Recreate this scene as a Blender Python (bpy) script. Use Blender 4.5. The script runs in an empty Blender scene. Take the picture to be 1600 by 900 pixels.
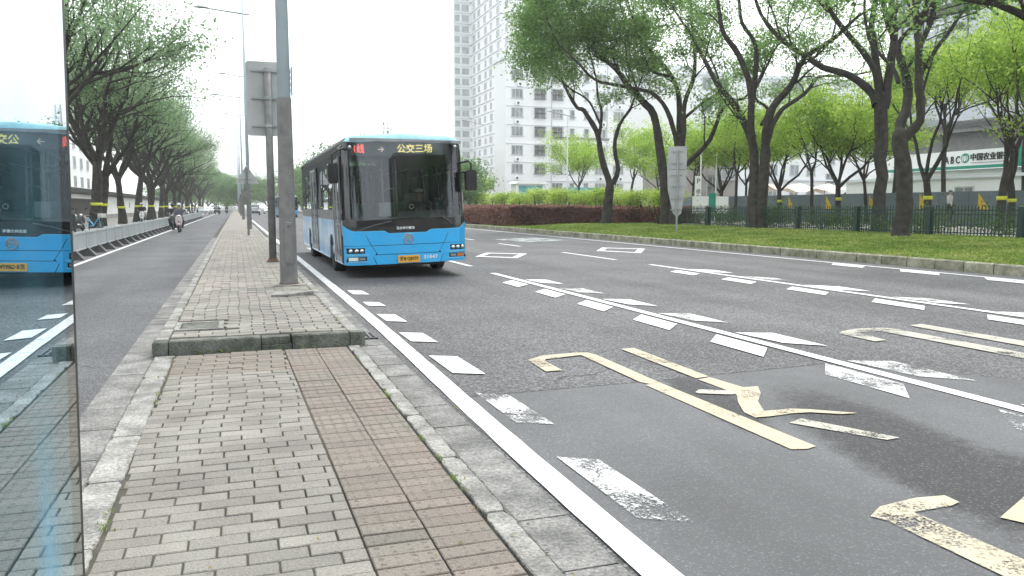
import bpy, bmesh, math, random
import numpy as np
from mathutils import Vector, Matrix, Euler
random.seed(7); RNG = np.random.default_rng(7)
PI = math.pi
S = bpy.context.scene
C = S.collection

# ------------------------------------------------------------------ camera, world, sun, exposure
F_PX, EYE = 1250.0, 1.45
PITCH = math.atan(127/F_PX); YAW = math.atan(432/math.hypot(F_PX, 127))
cd = bpy.data.cameras.new('camera'); cam = bpy.data.objects.new('camera', cd); C.objects.link(cam)
cd.sensor_width = 36; cd.lens = 36*F_PX/1600; cd.clip_end = 3000; cd.clip_start = .05
cam.location = (0, 0, EYE); cam.rotation_euler = (PI/2-PITCH, 0, -YAW); S.camera = cam
S.render.resolution_x, S.render.resolution_y = 1024, 576

w = bpy.data.worlds.new('World'); S.world = w; w.use_nodes = True
nt = w.node_tree; bg = nt.nodes['Background']
sky = nt.nodes.new('ShaderNodeTexSky'); sky.sky_type = 'NISHITA'; sky.sun_disc = False
SUN_EL, SUN_AZ = math.radians(58), math.radians(35)
sky.sun_elevation = SUN_EL; sky.sun_rotation = SUN_AZ
sky.air_density = 1.0; sky.dust_density = 4.0; sky.ozone_density = 1.0
hs = nt.nodes.new('ShaderNodeHueSaturation'); hs.inputs['Saturation'].default_value = .18
nt.links.new(sky.outputs[0], hs.inputs['Color'])
mixw = nt.nodes.new('ShaderNodeMix'); mixw.data_type = 'RGBA'; mixw.inputs[0].default_value = .6
mixw.inputs[7].default_value = (9.0, 9.4, 9.7, 1)          # even overcast cloud layer
nt.links.new(hs.outputs[0], mixw.inputs[6]); nt.links.new(mixw.outputs[2], bg.inputs[0])
bg.inputs[1].default_value = .13
sd = bpy.data.lights.new('sun', 'SUN'); sun = bpy.data.objects.new('sun', sd); C.objects.link(sun)
sd.energy = 1.0; sd.angle = math.radians(18); sd.color = (1, .97, .92)
sun.rotation_euler = (PI/2-SUN_EL, 0, PI-SUN_AZ)
S.view_settings.view_transform = 'Standard'; S.view_settings.look = 'None'
S.view_settings.gamma = 1; S.view_settings.use_curve_mapping = False
S.view_settings.exposure = 1.18

# ------------------------------------------------------------------ calibration helpers (surveyed directions -> world points)
_F = np.array([math.sin(YAW)*math.cos(PITCH), math.cos(YAW)*math.cos(PITCH), -math.sin(PITCH)])
_R = np.array([math.cos(YAW), -math.sin(YAW), 0.]); _U = np.cross(_R, _F); _E = np.array([0, 0, EYE])
def ray(x, y): return _F*F_PX+_R*(x-800)+_U*(450-y)
def G(x, y, z=0.):
    d = ray(x, y); return d*((z-EYE)/d[2])+_E
def D(x, y, dep): return ray(x, y)/F_PX*dep+_E
def onX(x, y, X):
    d = ray(x, y); return d*(X/d[0])+_E
def onY(x, y, Y):
    d = ray(x, y); return d*(Y/d[1])+_E

# ------------------------------------------------------------------ materials
def mat(name, col, rough=.8, col2=None, scale=4., bump=0., bscale=40., metal=0., rnd=0., spec=.5, coat=0., detail=6., lo=.35, hi=.65, speck=None):
    m = bpy.data.materials.new(name); m.use_nodes = True; n = m.node_tree; L = n.links
    b = n.nodes['Principled BSDF']; b.inputs['Roughness'].default_value = rough; b.inputs['Metallic'].default_value = metal
    b.inputs['Specular IOR Level'].default_value = spec; b.inputs['Coat Weight'].default_value = coat
    b.inputs['Coat Roughness'].default_value = .05
    g = n.nodes.new('ShaderNodeNewGeometry')
    out = None
    if col2 is None: col2 = tuple(c*.78 for c in col)
    t = n.nodes.new('ShaderNodeTexNoise'); t.inputs['Scale'].default_value = scale; t.inputs['Detail'].default_value = detail
    L.new(g.outputs['Position'], t.inputs['Vector'])
    mr = n.nodes.new('ShaderNodeMapRange'); mr.inputs[1].default_value = lo; mr.inputs[2].default_value = hi
    L.new(t.outputs[0], mr.inputs[0])
    mx = n.nodes.new('ShaderNodeMix'); mx.data_type = 'RGBA'; L.new(mr.outputs[0], mx.inputs[0])
    mx.inputs[6].default_value = (*col, 1); mx.inputs[7].default_value = (*col2, 1)
    out = mx.outputs[2]
    if rnd:
        oi = n.nodes.new('ShaderNodeObjectInfo'); ad = n.nodes.new('ShaderNodeMath'); ad.operation = 'ADD'
        L.new(oi.outputs['Random'], ad.inputs[0]); L.new(g.outputs['Random Per Island'], ad.inputs[1])
        fr = n.nodes.new('ShaderNodeMath'); fr.operation = 'FRACT'; L.new(ad.outputs[0], fr.inputs[0])
        m2 = n.nodes.new('ShaderNodeMapRange'); m2.inputs[3].default_value = 1-rnd; m2.inputs[4].default_value = 1+rnd
        L.new(fr.outputs[0], m2.inputs[0])
        h2 = n.nodes.new('ShaderNodeHueSaturation'); L.new(out, h2.inputs['Color']); L.new(m2.outputs[0], h2.inputs['Value']); out = h2.outputs[0]
    if speck:
        t3 = n.nodes.new('ShaderNodeTexNoise'); t3.inputs['Scale'].default_value = speck[0]; t3.inputs['Detail'].default_value = 3; t3.inputs['Roughness'].default_value = .7; L.new(g.outputs['Position'], t3.inputs['Vector'])
        m3 = n.nodes.new('ShaderNodeMapRange'); m3.inputs[1].default_value = .3; m3.inputs[2].default_value = .7; m3.inputs[3].default_value = 1-speck[1]; m3.inputs[4].default_value = 1+speck[1]; L.new(t3.outputs[0], m3.inputs[0])
        h3 = n.nodes.new('ShaderNodeHueSaturation'); L.new(out, h3.inputs['Color']); L.new(m3.outputs[0], h3.inputs['Value']); out = h3.outputs[0]
    L.new(out, b.inputs['Base Color'])
    if bump:
        t2 = n.nodes.new('ShaderNodeTexNoise'); t2.inputs['Scale'].default_value = bscale; t2.inputs['Detail'].default_value = 4
        L.new(g.outputs['Position'], t2.inputs['Vector'])
        bp = n.nodes.new('ShaderNodeBump'); bp.inputs['Strength'].default_value = bump; bp.inputs['Distance'].default_value = .02
        L.new(t2.outputs[0], bp.inputs['Height']); L.new(bp.outputs[0], b.inputs['Normal'])
    return m

def asphalt(name, base, stone, amount=.5, sc=75., worn=()):
    """dark binder with pale aggregate, long wheel-track tone, fine relief"""
    m = bpy.data.materials.new(name); m.use_nodes = True; n = m.node_tree; L = n.links; b = n.nodes['Principled BSDF']
    b.inputs['Roughness'].default_value = .82; b.inputs['Specular IOR Level'].default_value = .35
    g = n.nodes.new('ShaderNodeNewGeometry')
    v = n.nodes.new('ShaderNodeTexVoronoi'); v.inputs['Scale'].default_value = sc; L.new(g.outputs['Position'], v.inputs['Vector'])
    sp = n.nodes.new('ShaderNodeSeparateColor'); L.new(v.outputs['Color'], sp.inputs[0])
    m1 = n.nodes.new('ShaderNodeMapRange'); m1.inputs[1].default_value = 1-amount; m1.inputs[2].default_value = 1.0; L.new(sp.outputs[0], m1.inputs[0])
    mp = n.nodes.new('ShaderNodeMapping'); mp.inputs['Scale'].default_value = (.9, .06, 1); L.new(g.outputs['Position'], mp.inputs[0])
    t = n.nodes.new('ShaderNodeTexNoise'); t.inputs['Scale'].default_value = 1.2; t.inputs['Detail'].default_value = 5; L.new(mp.outputs[0], t.inputs['Vector'])
    t3 = n.nodes.new('ShaderNodeTexNoise'); t3.inputs['Scale'].default_value = .5; t3.inputs['Detail'].default_value = 8; L.new(g.outputs['Position'], t3.inputs['Vector'])
    t5 = n.nodes.new('ShaderNodeTexNoise') if worn else None
    if t5: t5.inputs['Scale'].default_value = 7; t5.inputs['Detail'].default_value = 10; t5.inputs['Roughness'].default_value = .8; L.new(g.outputs['Position'], t5.inputs['Vector'])
    mx = n.nodes.new('ShaderNodeMix'); mx.data_type = 'RGBA'; L.new(m1.outputs[0], mx.inputs[0])
    mx.inputs[6].default_value = (*base, 1); mx.inputs[7].default_value = (*stone, 1)
    ad = n.nodes.new('ShaderNodeMath'); ad.operation = 'ADD'; L.new(t.outputs[0], ad.inputs[0]); L.new(t3.outputs[0], ad.inputs[1])
    mr = n.nodes.new('ShaderNodeMapRange'); mr.inputs[1].default_value = .7; mr.inputs[2].default_value = 1.3; mr.inputs[3].default_value = .7; mr.inputs[4].default_value = 1.28
    L.new(ad.outputs[0], mr.inputs[0])
    h = n.nodes.new('ShaderNodeHueSaturation'); L.new(mx.outputs[2], h.inputs['Color']); L.new(mr.outputs[0], h.inputs['Value'])
    fin = h.outputs[0]
    vc = n.nodes.new('ShaderNodeTexVoronoi'); vc.feature = 'DISTANCE_TO_EDGE'; vc.inputs['Scale'].default_value = .38
    nz = n.nodes.new('ShaderNodeTexNoise'); nz.inputs['Scale'].default_value = 2.2; nz.inputs['Detail'].default_value = 8; L.new(g.outputs['Position'], nz.inputs['Vector'])
    vm = n.nodes.new('ShaderNodeVectorMath'); vm.operation = 'MULTIPLY_ADD'; vm.inputs[1].default_value = (.9, .9, 0); L.new(nz.outputs['Color'], vm.inputs[0]); L.new(g.outputs['Position'], vm.inputs[2]); L.new(vm.outputs[0], vc.inputs['Vector'])
    cm = n.nodes.new('ShaderNodeMapRange'); cm.inputs[1].default_value = .0; cm.inputs[2].default_value = .006; cm.inputs[3].default_value = 1; cm.inputs[4].default_value = 0; L.new(vc.outputs['Distance'], cm.inputs[0])
    cg = n.nodes.new('ShaderNodeMapRange'); cg.inputs[1].default_value = .52; cg.inputs[2].default_value = .6; cg.inputs[4].default_value = .75; L.new(t3.outputs[0], cg.inputs[0])
    cx_ = n.nodes.new('ShaderNodeMath'); cx_.operation = 'MULTIPLY'; L.new(cm.outputs[0], cx_.inputs[0]); L.new(cg.outputs[0], cx_.inputs[1])
    xc_ = n.nodes.new('ShaderNodeMix'); xc_.data_type = 'RGBA'; L.new(cx_.outputs[0], xc_.inputs[0]); L.new(fin, xc_.inputs[6]); xc_.inputs[7].default_value = (.03, .03, .03, 1); fin = xc_.outputs[2]
    for (cx, cy, rx, ry, rot) in worn:
        m3 = n.nodes.new('ShaderNodeMapping'); m3.vector_type = 'TEXTURE'; m3.inputs['Location'].default_value = (cx, cy, 0); m3.inputs['Rotation'].default_value = (0, 0, rot); m3.inputs['Scale'].default_value = (rx, ry, 1)
        L.new(g.outputs['Position'], m3.inputs[0]); ln = n.nodes.new('ShaderNodeVectorMath'); ln.operation = 'LENGTH'; L.new(m3.outputs[0], ln.inputs[0])
        a3 = n.nodes.new('ShaderNodeMath'); a3.operation = 'MULTIPLY_ADD'; a3.inputs[1].default_value = 1.1; L.new(t5.outputs[0] if t5 else t3.outputs[0], a3.inputs[0]); L.new(ln.outputs['Value'], a3.inputs[2])
        r3 = n.nodes.new('ShaderNodeMapRange'); r3.inputs[1].default_value = 1.75; r3.inputs[2].default_value = 1.35; L.new(a3.outputs[0], r3.inputs[0])
        x3 = n.nodes.new('ShaderNodeMix'); x3.data_type = 'RGBA'; L.new(r3.outputs[0], x3.inputs[0]); L.new(fin, x3.inputs[6])
        y3 = n.nodes.new('ShaderNodeMix'); y3.data_type = 'RGBA'; L.new(m1.outputs[0], y3.inputs[0]); y3.inputs[6].default_value = (.045, .045, .047, 1); y3.inputs[7].default_value = (.13, .13, .13, 1)
        L.new(y3.outputs[2], x3.inputs[7]); fin = x3.outputs[2]
    L.new(fin, b.inputs['Base Color'])
    bp = n.nodes.new('ShaderNodeBump'); bp.inputs['Strength'].default_value = .55; bp.inputs['Distance'].default_value = .006
    L.new(v.outputs['Distance'], bp.inputs['Height']); L.new(bp.outputs[0], b.inputs['Normal'])
    return m

def paint(name, col, wear=.35, sc=30., dirt=(.35, .34, .32)):
    """road paint: worn through to the asphalt below in flecks and patches"""
    m = bpy.data.materials.new(name); m.use_nodes = True; n = m.node_tree; L = n.links; b = n.nodes['Principled BSDF']
    b.inputs['Roughness'].default_value = .6
    g = n.nodes.new('ShaderNodeNewGeometry')
    t = n.nodes.new('ShaderNodeTexNoise'); t.inputs['Scale'].default_value = 1.7; t.inputs['Detail'].default_value = 12; t.inputs['Roughness'].default_value = .68
    t2 = n.nodes.new('ShaderNodeTexVoronoi'); t2.inputs['Scale'].default_value = sc*3
    L.new(g.outputs['Position'], t.inputs['Vector']); L.new(g.outputs['Position'], t2.inputs['Vector'])
    sp = n.nodes.new('ShaderNodeSeparateColor'); L.new(t2.outputs['Color'], sp.inputs[0])
    ma = n.nodes.new('ShaderNodeMath'); ma.operation = 'MULTIPLY_ADD'; ma.inputs[1].default_value = .16; L.new(sp.outputs[0], ma.inputs[0]); L.new(t.outputs[0], ma.inputs[2])
    mr = n.nodes.new('ShaderNodeMapRange'); mr.inputs[1].default_value = wear; mr.inputs[2].default_value = wear+.13; L.new(ma.outputs[0], mr.inputs[0])
    t4 = n.nodes.new('ShaderNodeTexNoise'); t4.inputs['Scale'].default_value = 9; t4.inputs['Detail'].default_value = 8; L.new(g.outputs['Position'], t4.inputs['Vector'])
    m4 = n.nodes.new('ShaderNodeMapRange'); m4.inputs[1].default_value = .4; m4.inputs[2].default_value = .72; m4.inputs[4].default_value = .7; L.new(t4.outputs[0], m4.inputs[0])
    mx = n.nodes.new('ShaderNodeMix'); mx.data_type = 'RGBA'; L.new(m4.outputs[0], mx.inputs[0]); mx.inputs[6].default_value = (*col, 1); mx.inputs[7].default_value = (*dirt, 1)
    L.new(mx.outputs[2], b.inputs['Base Color'])
    tr = n.nodes.new('ShaderNodeBsdfTransparent'); ms = n.nodes.new('ShaderNodeMixShader')
    L.new(mr.outputs[0], ms.inputs[0]); L.new(tr.outputs[0], ms.inputs[1]); L.new(b.outputs[0], ms.inputs[2])
    L.new(ms.outputs[0], n.nodes['Material Output'].inputs[0])
    return m

def leafmat(name, cols, trans=.35):
    m = bpy.data.materials.new(name); m.use_nodes = True; n = m.node_tree; L = n.links
    n.nodes.remove(n.nodes['Principled BSDF'])
    g = n.nodes.new('ShaderNodeNewGeometry'); r = n.nodes.new('ShaderNodeValToRGB')
    t = n.nodes.new('ShaderNodeTexNoise'); t.inputs['Scale'].default_value = .7; t.inputs['Detail'].default_value = 3; L.new(g.outputs['Position'], t.inputs['Vector'])
    ad = n.nodes.new('ShaderNodeMath'); ad.operation = 'MULTIPLY_ADD'; ad.inputs[1].default_value = .55; L.new(g.outputs['Random Per Island'], ad.inputs[0])
    mm = n.nodes.new('ShaderNodeMapRange'); mm.inputs[1].default_value = .3; mm.inputs[2].default_value = .7; mm.inputs[4].default_value = .45; L.new(t.outputs[0], mm.inputs[0])
    L.new(mm.outputs[0], ad.inputs[2]); L.new(ad.outputs[0], r.inputs[0])
    e = r.color_ramp.elements; e[0].color = (*cols[0], 1); e[1].color = (*cols[-1], 1)
    for i, c in enumerate(cols[1:-1]):
        k = e.new((i+1)/(len(cols)-1)); k.color = (*c, 1)
    d = n.nodes.new('ShaderNodeBsdfDiffuse'); tl = n.nodes.new('ShaderNodeBsdfTranslucent'); ms = n.nodes.new('ShaderNodeMixShader'); ms.inputs[0].default_value = trans
    L.new(r.outputs[0], d.inputs[0]); L.new(r.outputs[0], tl.inputs[0]); L.new(d.outputs[0], ms.inputs[1]); L.new(tl.outputs[0], ms.inputs[2])
    L.new(ms.outputs[0], n.nodes['Material Output'].inputs[0])
    return m

def glass(name, tint, rough=.0, ior=1.6, boost=0.):
    """thin window glass: tinted see-through plus mirror reflection by Fresnel"""
    m = bpy.data.materials.new(name); m.use_nodes = True; n = m.node_tree; L = n.links; n.nodes.remove(n.nodes['Principled BSDF'])
    tr = n.nodes.new('ShaderNodeBsdfTransparent'); tr.inputs[0].default_value = (*tint, 1)
    gl = n.nodes.new('ShaderNodeBsdfGlossy'); gl.inputs['Roughness'].default_value = rough; gl.inputs[0].default_value = (.9, .95, 1, 1)
    fr = n.nodes.new('ShaderNodeFresnel'); fr.inputs[0].default_value = ior
    ad = n.nodes.new('ShaderNodeMath'); ad.operation = 'ADD'; ad.use_clamp = True; ad.inputs[1].default_value = boost; L.new(fr.outputs[0], ad.inputs[0])
    ms = n.nodes.new('ShaderNodeMixShader'); L.new(ad.outputs[0], ms.inputs[0]); L.new(tr.outputs[0], ms.inputs[1]); L.new(gl.outputs[0], ms.inputs[2])
    L.new(ms.outputs[0], n.nodes['Material Output'].inputs[0]); return m

def emis(name, col, s=1.):
    m = bpy.data.materials.new(name); m.use_nodes = True; b = m.node_tree.nodes['Principled BSDF']
    b.inputs['Base Color'].default_value = (*[c*.3 for c in col], 1); b.inputs['Emission Color'].default_value = (*col, 1); b.inputs['Emission Strength'].default_value = s
    return m

M = dict(
    asphalt=asphalt('asphalt', (.066, .066, .068), (.2, .2, .205), .55, 66),
    asphalt_left=asphalt('asphalt_left', (.07, .072, .077), (.17, .17, .18), .5, 85),
    asphalt_patch=asphalt('asphalt_patch', (.112, .114, .118), (.18, .183, .19), .2, 120, worn=((3.75, 3.6, .42, 1.5, -.25), (4.2, 2.5, .35, .9, .1), (3.35, 5.1, .2, .9, -.2))),
    asphalt_dark=asphalt('asphalt_dark', (.05, .05, .052), (.2, .2, .2), .5, 60),
    ground=mat('ground', (.2, .19, .17), .95, (.12, .12, .1), .2),
    white=paint('white_paint', (.76, .77, .77), .33), white_worn=paint('worn_white_paint', (.66, .67, .67), .5), white_faint=paint('faint_white_paint', (.5, .56, .55), .52),
    yellow=paint('yellow_paint', (.4, .355, .25), .40, dirt=(.5, .42, .3)), yellow_worn=paint('worn_yellow_paint', (.4, .36, .26), .45, dirt=(.5, .45, .35)),
    yellow_pale=paint('pale_yellow_paint', (.4, .385, .32), .42),
    paver=mat('paver', (.245, .235, .208), .9, (.18, .17, .15), 1.6, .5, 90, rnd=.16, speck=(110, .3)),
    paver_red=mat('paver_red', (.205, .172, .148), .9, (.172, .16, .135), 1.7, .5, 90, rnd=.14, speck=(110, .3)),
    paver_far=mat('paver_far', (.26, .235, .21), .9, (.215, .21, .185), .6, .5, 80, rnd=.2, speck=(90, .25)),
    mortar=mat('mortar', (.085, .075, .06), .95, (.05, .05, .035), 8, .3, 60),
    granite=mat('granite', (.33, .325, .305), .9, (.17, .165, .155), 5, 1., 45, rnd=.1, speck=(60, .45)),
    gutter=mat('gutter', (.24, .235, .225), .9, (.13, .13, .125), 4, 1., 45, rnd=.14, speck=(60, .5)),
    kerb_dark=mat('kerb_dark', (.15, .155, .14), .9, (.06, .07, .055), 7, .8, 50, rnd=.1, speck=(50, .35)),
    kerb_right=mat('kerb_right', (.34, .33, .25), .9, (.15, .16, .1), 4, .5, 40, rnd=.14, speck=(30, .3)),
    concrete=mat('concrete', (.33, .32, .3), .9, (.24, .235, .22), 1, .3, 30),
    pole_grey=mat('pole_grey', (.2, .2, .195), .55, (.14, .14, .14), 6, .15, 30, metal=.2),
    pole_light=mat('pole_light', (.5, .6, .64), .45, (.44, .54, .58), 3),
    galv=mat('galv', (.33, .35, .35), .5, (.25, .27, .27), 5, metal=.3),
    sign_back=mat('sign_back', (.4, .41, .41), .5, (.33, .34, .34), 2, metal=.2),
    rust=mat('rust', (.13, .09, .06), .9), black=mat('black', (.012, .012, .013), .5), rubber=mat('rubber', (.02, .02, .02), .85),
    black_gloss=mat('black_gloss', (.012, .013, .015), .12, spec=.6, coat=.6),
    bus_blue=mat('bus_blue', (.018, .40, .80), .28, (.018, .365, .74), 1.5, coat=.8), bus_light=mat('bus_light', (.12, .5, .78), .3, coat=.6),
    bus_upper=mat('bus_upper', (.02, .022, .024), .45, spec=.2),
    bus_roof=mat('bus_roof', (.35, .66, .74), .5), bus_trim=mat('bus_trim', (.2, .21, .22), .4, metal=.5),
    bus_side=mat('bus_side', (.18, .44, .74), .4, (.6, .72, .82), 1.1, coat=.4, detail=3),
    bus_glass=glass('bus_glass', (.34, .38, .38), 0, 1.5, .05), bus_glass_dark=glass('bus_glass_dark', (.5, .55, .55), 0, 1.5, .03),
    chrome=mat('chrome', (.75, .76, .78), .15, metal=1.), silver=mat('silver', (.5, .51, .52), .35, metal=.7),
    lamp_white=mat('lamp_white', (.85, .88, .85), .25), amber=mat('amber', (.5, .18, .03), .3), interior=mat('interior', (.2, .21, .21), .7),
    seat_green=mat('seat_green', (.02, .2, .16), .7), led_panel=mat('led_panel', (.14, .16, .18), .6),
    led_red=emis('led_red', (1, .12, .1), 1.1), led_yel=emis('led_yel', (1, .8, .25), .75), led_wht=emis('led_wht', (.9, .7, .65), .5),
    plate=mat('plate', (.8, .42, .04), .5), white_text=mat('white_text', (.8, .85, .85), .5), black_text=mat('black_text', (.02, .02, .02), .6),
    wall_white=mat('wall_white', (.86, .86, .84), .9, (.78, .78, .76), .3), bld_white=mat('bld_white', (.8, .81, .8), .9, (.74, .76, .76), .1),
    bld_cool=mat('bld_cool', (.74, .78, .8), .9, (.66, .7, .73), .1), bld_grey=mat('bld_grey', (.36, .34, .32), .9, (.28, .26, .25), .3),
    tile_dark=mat('tile_dark', (.028, .028, .028), .9, (.045, .045, .042), 3, spec=.15), gate=mat('gate', (.07, .065, .06), .8),
    win_hazed=mat('win_hazed', (.3, .33, .34), .3, (.45, .47, .47), .4), win=mat('win', (.14, .155, .16), .25, (.36, .38, .38), .6, spec=.6), win_frame=mat('win_frame', (.55, .58, .58), .5), cage=mat('cage', (.16, .16, .16), .6),  # far window panes are paler, with haze and glare put into their colour
    curtain=glass('curtain_glass', (.2, .3, .35), 0.02, 1.7, .28), glass_back=mat('glass_back', (.22, .33, .38), .8, (.12, .2, .25), .4),
    steel_dark=mat('steel_dark', (.1, .1, .105), .6), band_grey=mat('band_grey', (.24, .235, .24), .8), teal=mat('teal', (.015, .3, .2), .5),
    bank_white=mat('bank_white', (.86, .87, .87), .5, (.84, .85, .85)), fence_green=mat('fence_green', (.012, .04, .032), .5),
    fence_grey=mat('fence_grey', (.42, .45, .46), .5, (.36, .39, .4), 2), hoard=mat('hoard', (.16, .2, .22), .6, (.11, .14, .16), .3), yellow_flat=mat('yellow_flat', (.7, .48, .03), .6),
    tape=mat('tape', (.62, .66, .04), .6), bark=mat('bark', (.05, .045, .036), .95, (.018, .018, .014), 4, 1., 14, speck=(25, .4)), bark_l=mat('bark_l', (.05, .045, .037), .95, (.022, .021, .017), 2.5, .9, 14, speck=(25, .3)),
    leaf_cam=leafmat('leaf_camphor', [(.06, .13, .04), (.16, .29, .09), (.28, .43, .15), (.48, .62, .26)], .58),
    leaf_new=leafmat('leaf_bright', [(.14, .26, .04), (.27, .43, .07), (.42, .57, .11), (.56, .68, .19)], .52),
    leaf_left=leafmat('leaf_left', [(.07, .13, .065), (.15, .24, .12), (.24, .35, .19), (.34, .46, .27)], .58),
    leaf_far=leafmat('leaf_far', [(.06, .13, .05), (.13, .23, .08), (.2, .32, .12)], .45),
    leaf_red=leafmat('leaf_red', [(.07, .05, .04), (.17, .105, .085), (.32, .16, .13), (.25, .2, .13)], .38),
    leaf_shrub=leafmat('leaf_shrub', [(.12, .22, .03), (.3, .44, .07), (.5, .62, .16), (.62, .72, .28)], .45),
    leaf_vine=leafmat('leaf_vine', [(.03, .07, .02), (.09, .17, .05), (.2, .26, .12)], .35),
    litter=leafmat('litter', [(.12, .08, .03), (.25, .2, .08), (.08, .06, .04), (.35, .3, .2)], .1),
    grass=leafmat('grass_blades', [(.07, .14, .03), (.16, .26, .055), (.3, .38, .1), (.5, .48, .22)], .4),
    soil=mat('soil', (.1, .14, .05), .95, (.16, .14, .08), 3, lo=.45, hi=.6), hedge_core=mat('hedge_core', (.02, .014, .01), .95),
    skin=mat('skin', (.5, .32, .24), .6), cloth_dark=mat('cloth_dark', (.025, .027, .035), .85), cloth_grey=mat('cloth_grey', (.14, .15, .17), .85), cloth_white=mat('cloth_white', (.6, .6, .58), .8),
    pink=mat('pink', (.62, .5, .52), .35, coat=.5), car_white=mat('car_white', (.75, .76, .76), .3, coat=.6), car_dark=mat('car_dark', (.05, .055, .06), .3, coat=.6), car_silver=mat('car_silver', (.4, .42, .43), .3, coat=.6),
    blue_sign=mat('blue_sign', (.02, .2, .5), .5), poster=mat('poster', (.02, .22, .3), .5, (.25, .5, .5), 1.2), tarp=mat('tarp', (.65, .5, .42), .8, (.75, .68, .6), .7), tarp_green=mat('tarp_green', (.02, .06, .045), .8),
    red_roof=mat('red_roof', (.5, .14, .08), .8), bike_blue=mat('bike_blue', (.12, .5, .75), .4),
)

# ------------------------------------------------------------------ mesh helpers
class MB:
    def __init__(s): s.v = []; s.f = []; s.m = []
    def add(s, vs, fs, mi=0):
        o = len(s.v); s.v += [tuple(map(float, v)) for v in vs]; s.f += [tuple(o+i for i in f) for f in fs]; s.m += [mi]*len(fs); return s
    def box(s, x0, x1, y0, y1, z0, z1, mi=0, ch=0.):
        if ch:
            c = ch
            vs = [(x0, y0, z0), (x1, y0, z0), (x1, y1, z0), (x0, y1, z0), (x0, y0, z1-c), (x1, y0, z1-c), (x1, y1, z1-c), (x0, y1, z1-c),
                  (x0+c, y0+c, z1), (x1-c, y0+c, z1), (x1-c, y1-c, z1), (x0+c, y1-c, z1)]
            fs = [(0, 1, 5, 4), (1, 2, 6, 5), (2, 3, 7, 6), (3, 0, 4, 7), (4, 5, 9, 8), (5, 6, 10, 9), (6, 7, 11, 10), (7, 4, 8, 11), (8, 9, 10, 11), (3, 2, 1, 0)]
            return s.add(vs, fs, mi)
        vs = [(x0, y0, z0), (x1, y0, z0), (x1, y1, z0), (x0, y1, z0), (x0, y0, z1), (x1, y0, z1), (x1, y1, z1), (x0, y1, z1)]
        return s.add(vs, [(0, 3, 2, 1), (4, 5, 6, 7), (0, 1, 5, 4), (1, 2, 6, 5), (2, 3, 7, 6), (3, 0, 4, 7)], mi)
    def prism(s, pts, axis, a, b, mi=0):
        """outline pts (2D) extruded along axis from a to b"""
        def P(p, t): return {'x': (t, p[0], p[1]), 'y': (p[0], t, p[1]), 'z': (p[0], p[1], t)}[axis]
        n = len(pts); vs = [P(p, a) for p in pts]+[P(p, b) for p in pts]
        fs = [tuple(range(n))[::-1], tuple(range(n, 2*n))]+[(i, (i+1) % n, n+(i+1) % n, n+i) for i in range(n)]
        return s.add(vs, fs, mi)
    def tube(s, pts, rad, n=8, mi=0, cap=True, gnarl=0):
        pts = [Vector(p) for p in pts]
        if not hasattr(rad, '__len__'): rad = [rad]*len(pts)
        vs = []; up = None
        for i, p in enumerate(pts):
            d = (pts[min(i+1, len(pts)-1)]-pts[max(i-1, 0)]).normalized()
            if up is None:
                up = d.orthogonal().normalized()
            up = (up-d*up.dot(d)).normalized(); sd_ = d.cross(up)
            for k in range(n):
                a = 2*PI*k/n; vs.append(p+(up*math.cos(a)+sd_*math.sin(a))*rad[i]*(1+(random.gauss(0, gnarl) if gnarl else 0)))
        fs = [(i*n+k, i*n+(k+1) % n, (i+1)*n+(k+1) % n, (i+1)*n+k) for i in range(len(pts)-1) for k in range(n)]
        if cap: fs += [tuple(range(n))[::-1], tuple(range((len(pts)-1)*n, len(pts)*n))]
        return s.add(vs, fs, mi)
    def ell(s, c, r, nu=10, nv=6, mi=0):
        vs = []
        for j in range(nv+1):
            t = PI*j/nv
            for i in range(nu):
                a = 2*PI*i/nu; vs.append((c[0]+r[0]*math.sin(t)*math.cos(a), c[1]+r[1]*math.sin(t)*math.sin(a), c[2]+r[2]*math.cos(t)))
        fs = [(j*nu+i, (j+1)*nu+i, (j+1)*nu+(i+1) % nu, j*nu+(i+1) % nu) for j in range(nv) for i in range(nu)]
        return s.add(vs, fs, mi)
    def mesh(s, name, mats, smooth=False):
        me = bpy.data.meshes.new(name); me.from_pydata(s.v, [], s.f)
        if not isinstance(mats, (list, tuple)): mats = [mats]
        for m in mats: me.materials.append(M[m] if isinstance(m, str) else m)
        if len(mats) > 1: me.polygons.foreach_set('material_index', s.m)
        if smooth: me.polygons.foreach_set('use_smooth', [True]*len(me.polygons))
        me.update(); return me
    def build(s, name, mats, parent=None, smooth=False, loc=None):
        return link(name, s.mesh(name, mats, smooth), parent, loc)
def link(name, me, parent=None, loc=None, rot=None):
    o = bpy.data.objects.new(name, me); C.objects.link(o)
    if parent: o.parent = parent
    if loc is not None: o.location = loc
    if rot is not None: o.rotation_euler = rot
    return o
def tag(o, label=None, cat=None, group=None, kind=None):
    if label: o['label'] = label
    if cat: o['category'] = cat
    if group: o['group'] = group
    if kind: o['kind'] = kind
    return o
def thing(name, label, cat, loc=(0, 0, 0), rz=0., group=None, scale=None):
    o = bpy.data.objects.new(name, None); C.objects.link(o); o.location = loc; o.rotation_euler = (0, 0, rz); o.empty_display_size = .2
    if scale: o.scale = (scale,)*3
    return tag(o, label, cat, group)
def struct(name, mb, m, parent=None, smooth=False):
    o = mb.build(name, m, parent, smooth)
    o['kind'] = 'structure'; return o
def copy_tree(o, parent=None):
    c = o.copy(); C.objects.link(c)
    if parent: c.parent = parent
    for ch in list(o.children): copy_tree(ch, c)
    return c
def dup(o, loc, rz=0., label=None, group=None, scale=None):
    c = copy_tree(o); c.location = loc; c.rotation_euler = (0, 0, rz)
    if scale: c.scale = (scale,)*3
    if label: c['label'] = label
    if group: c['group'] = group
    return c
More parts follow.
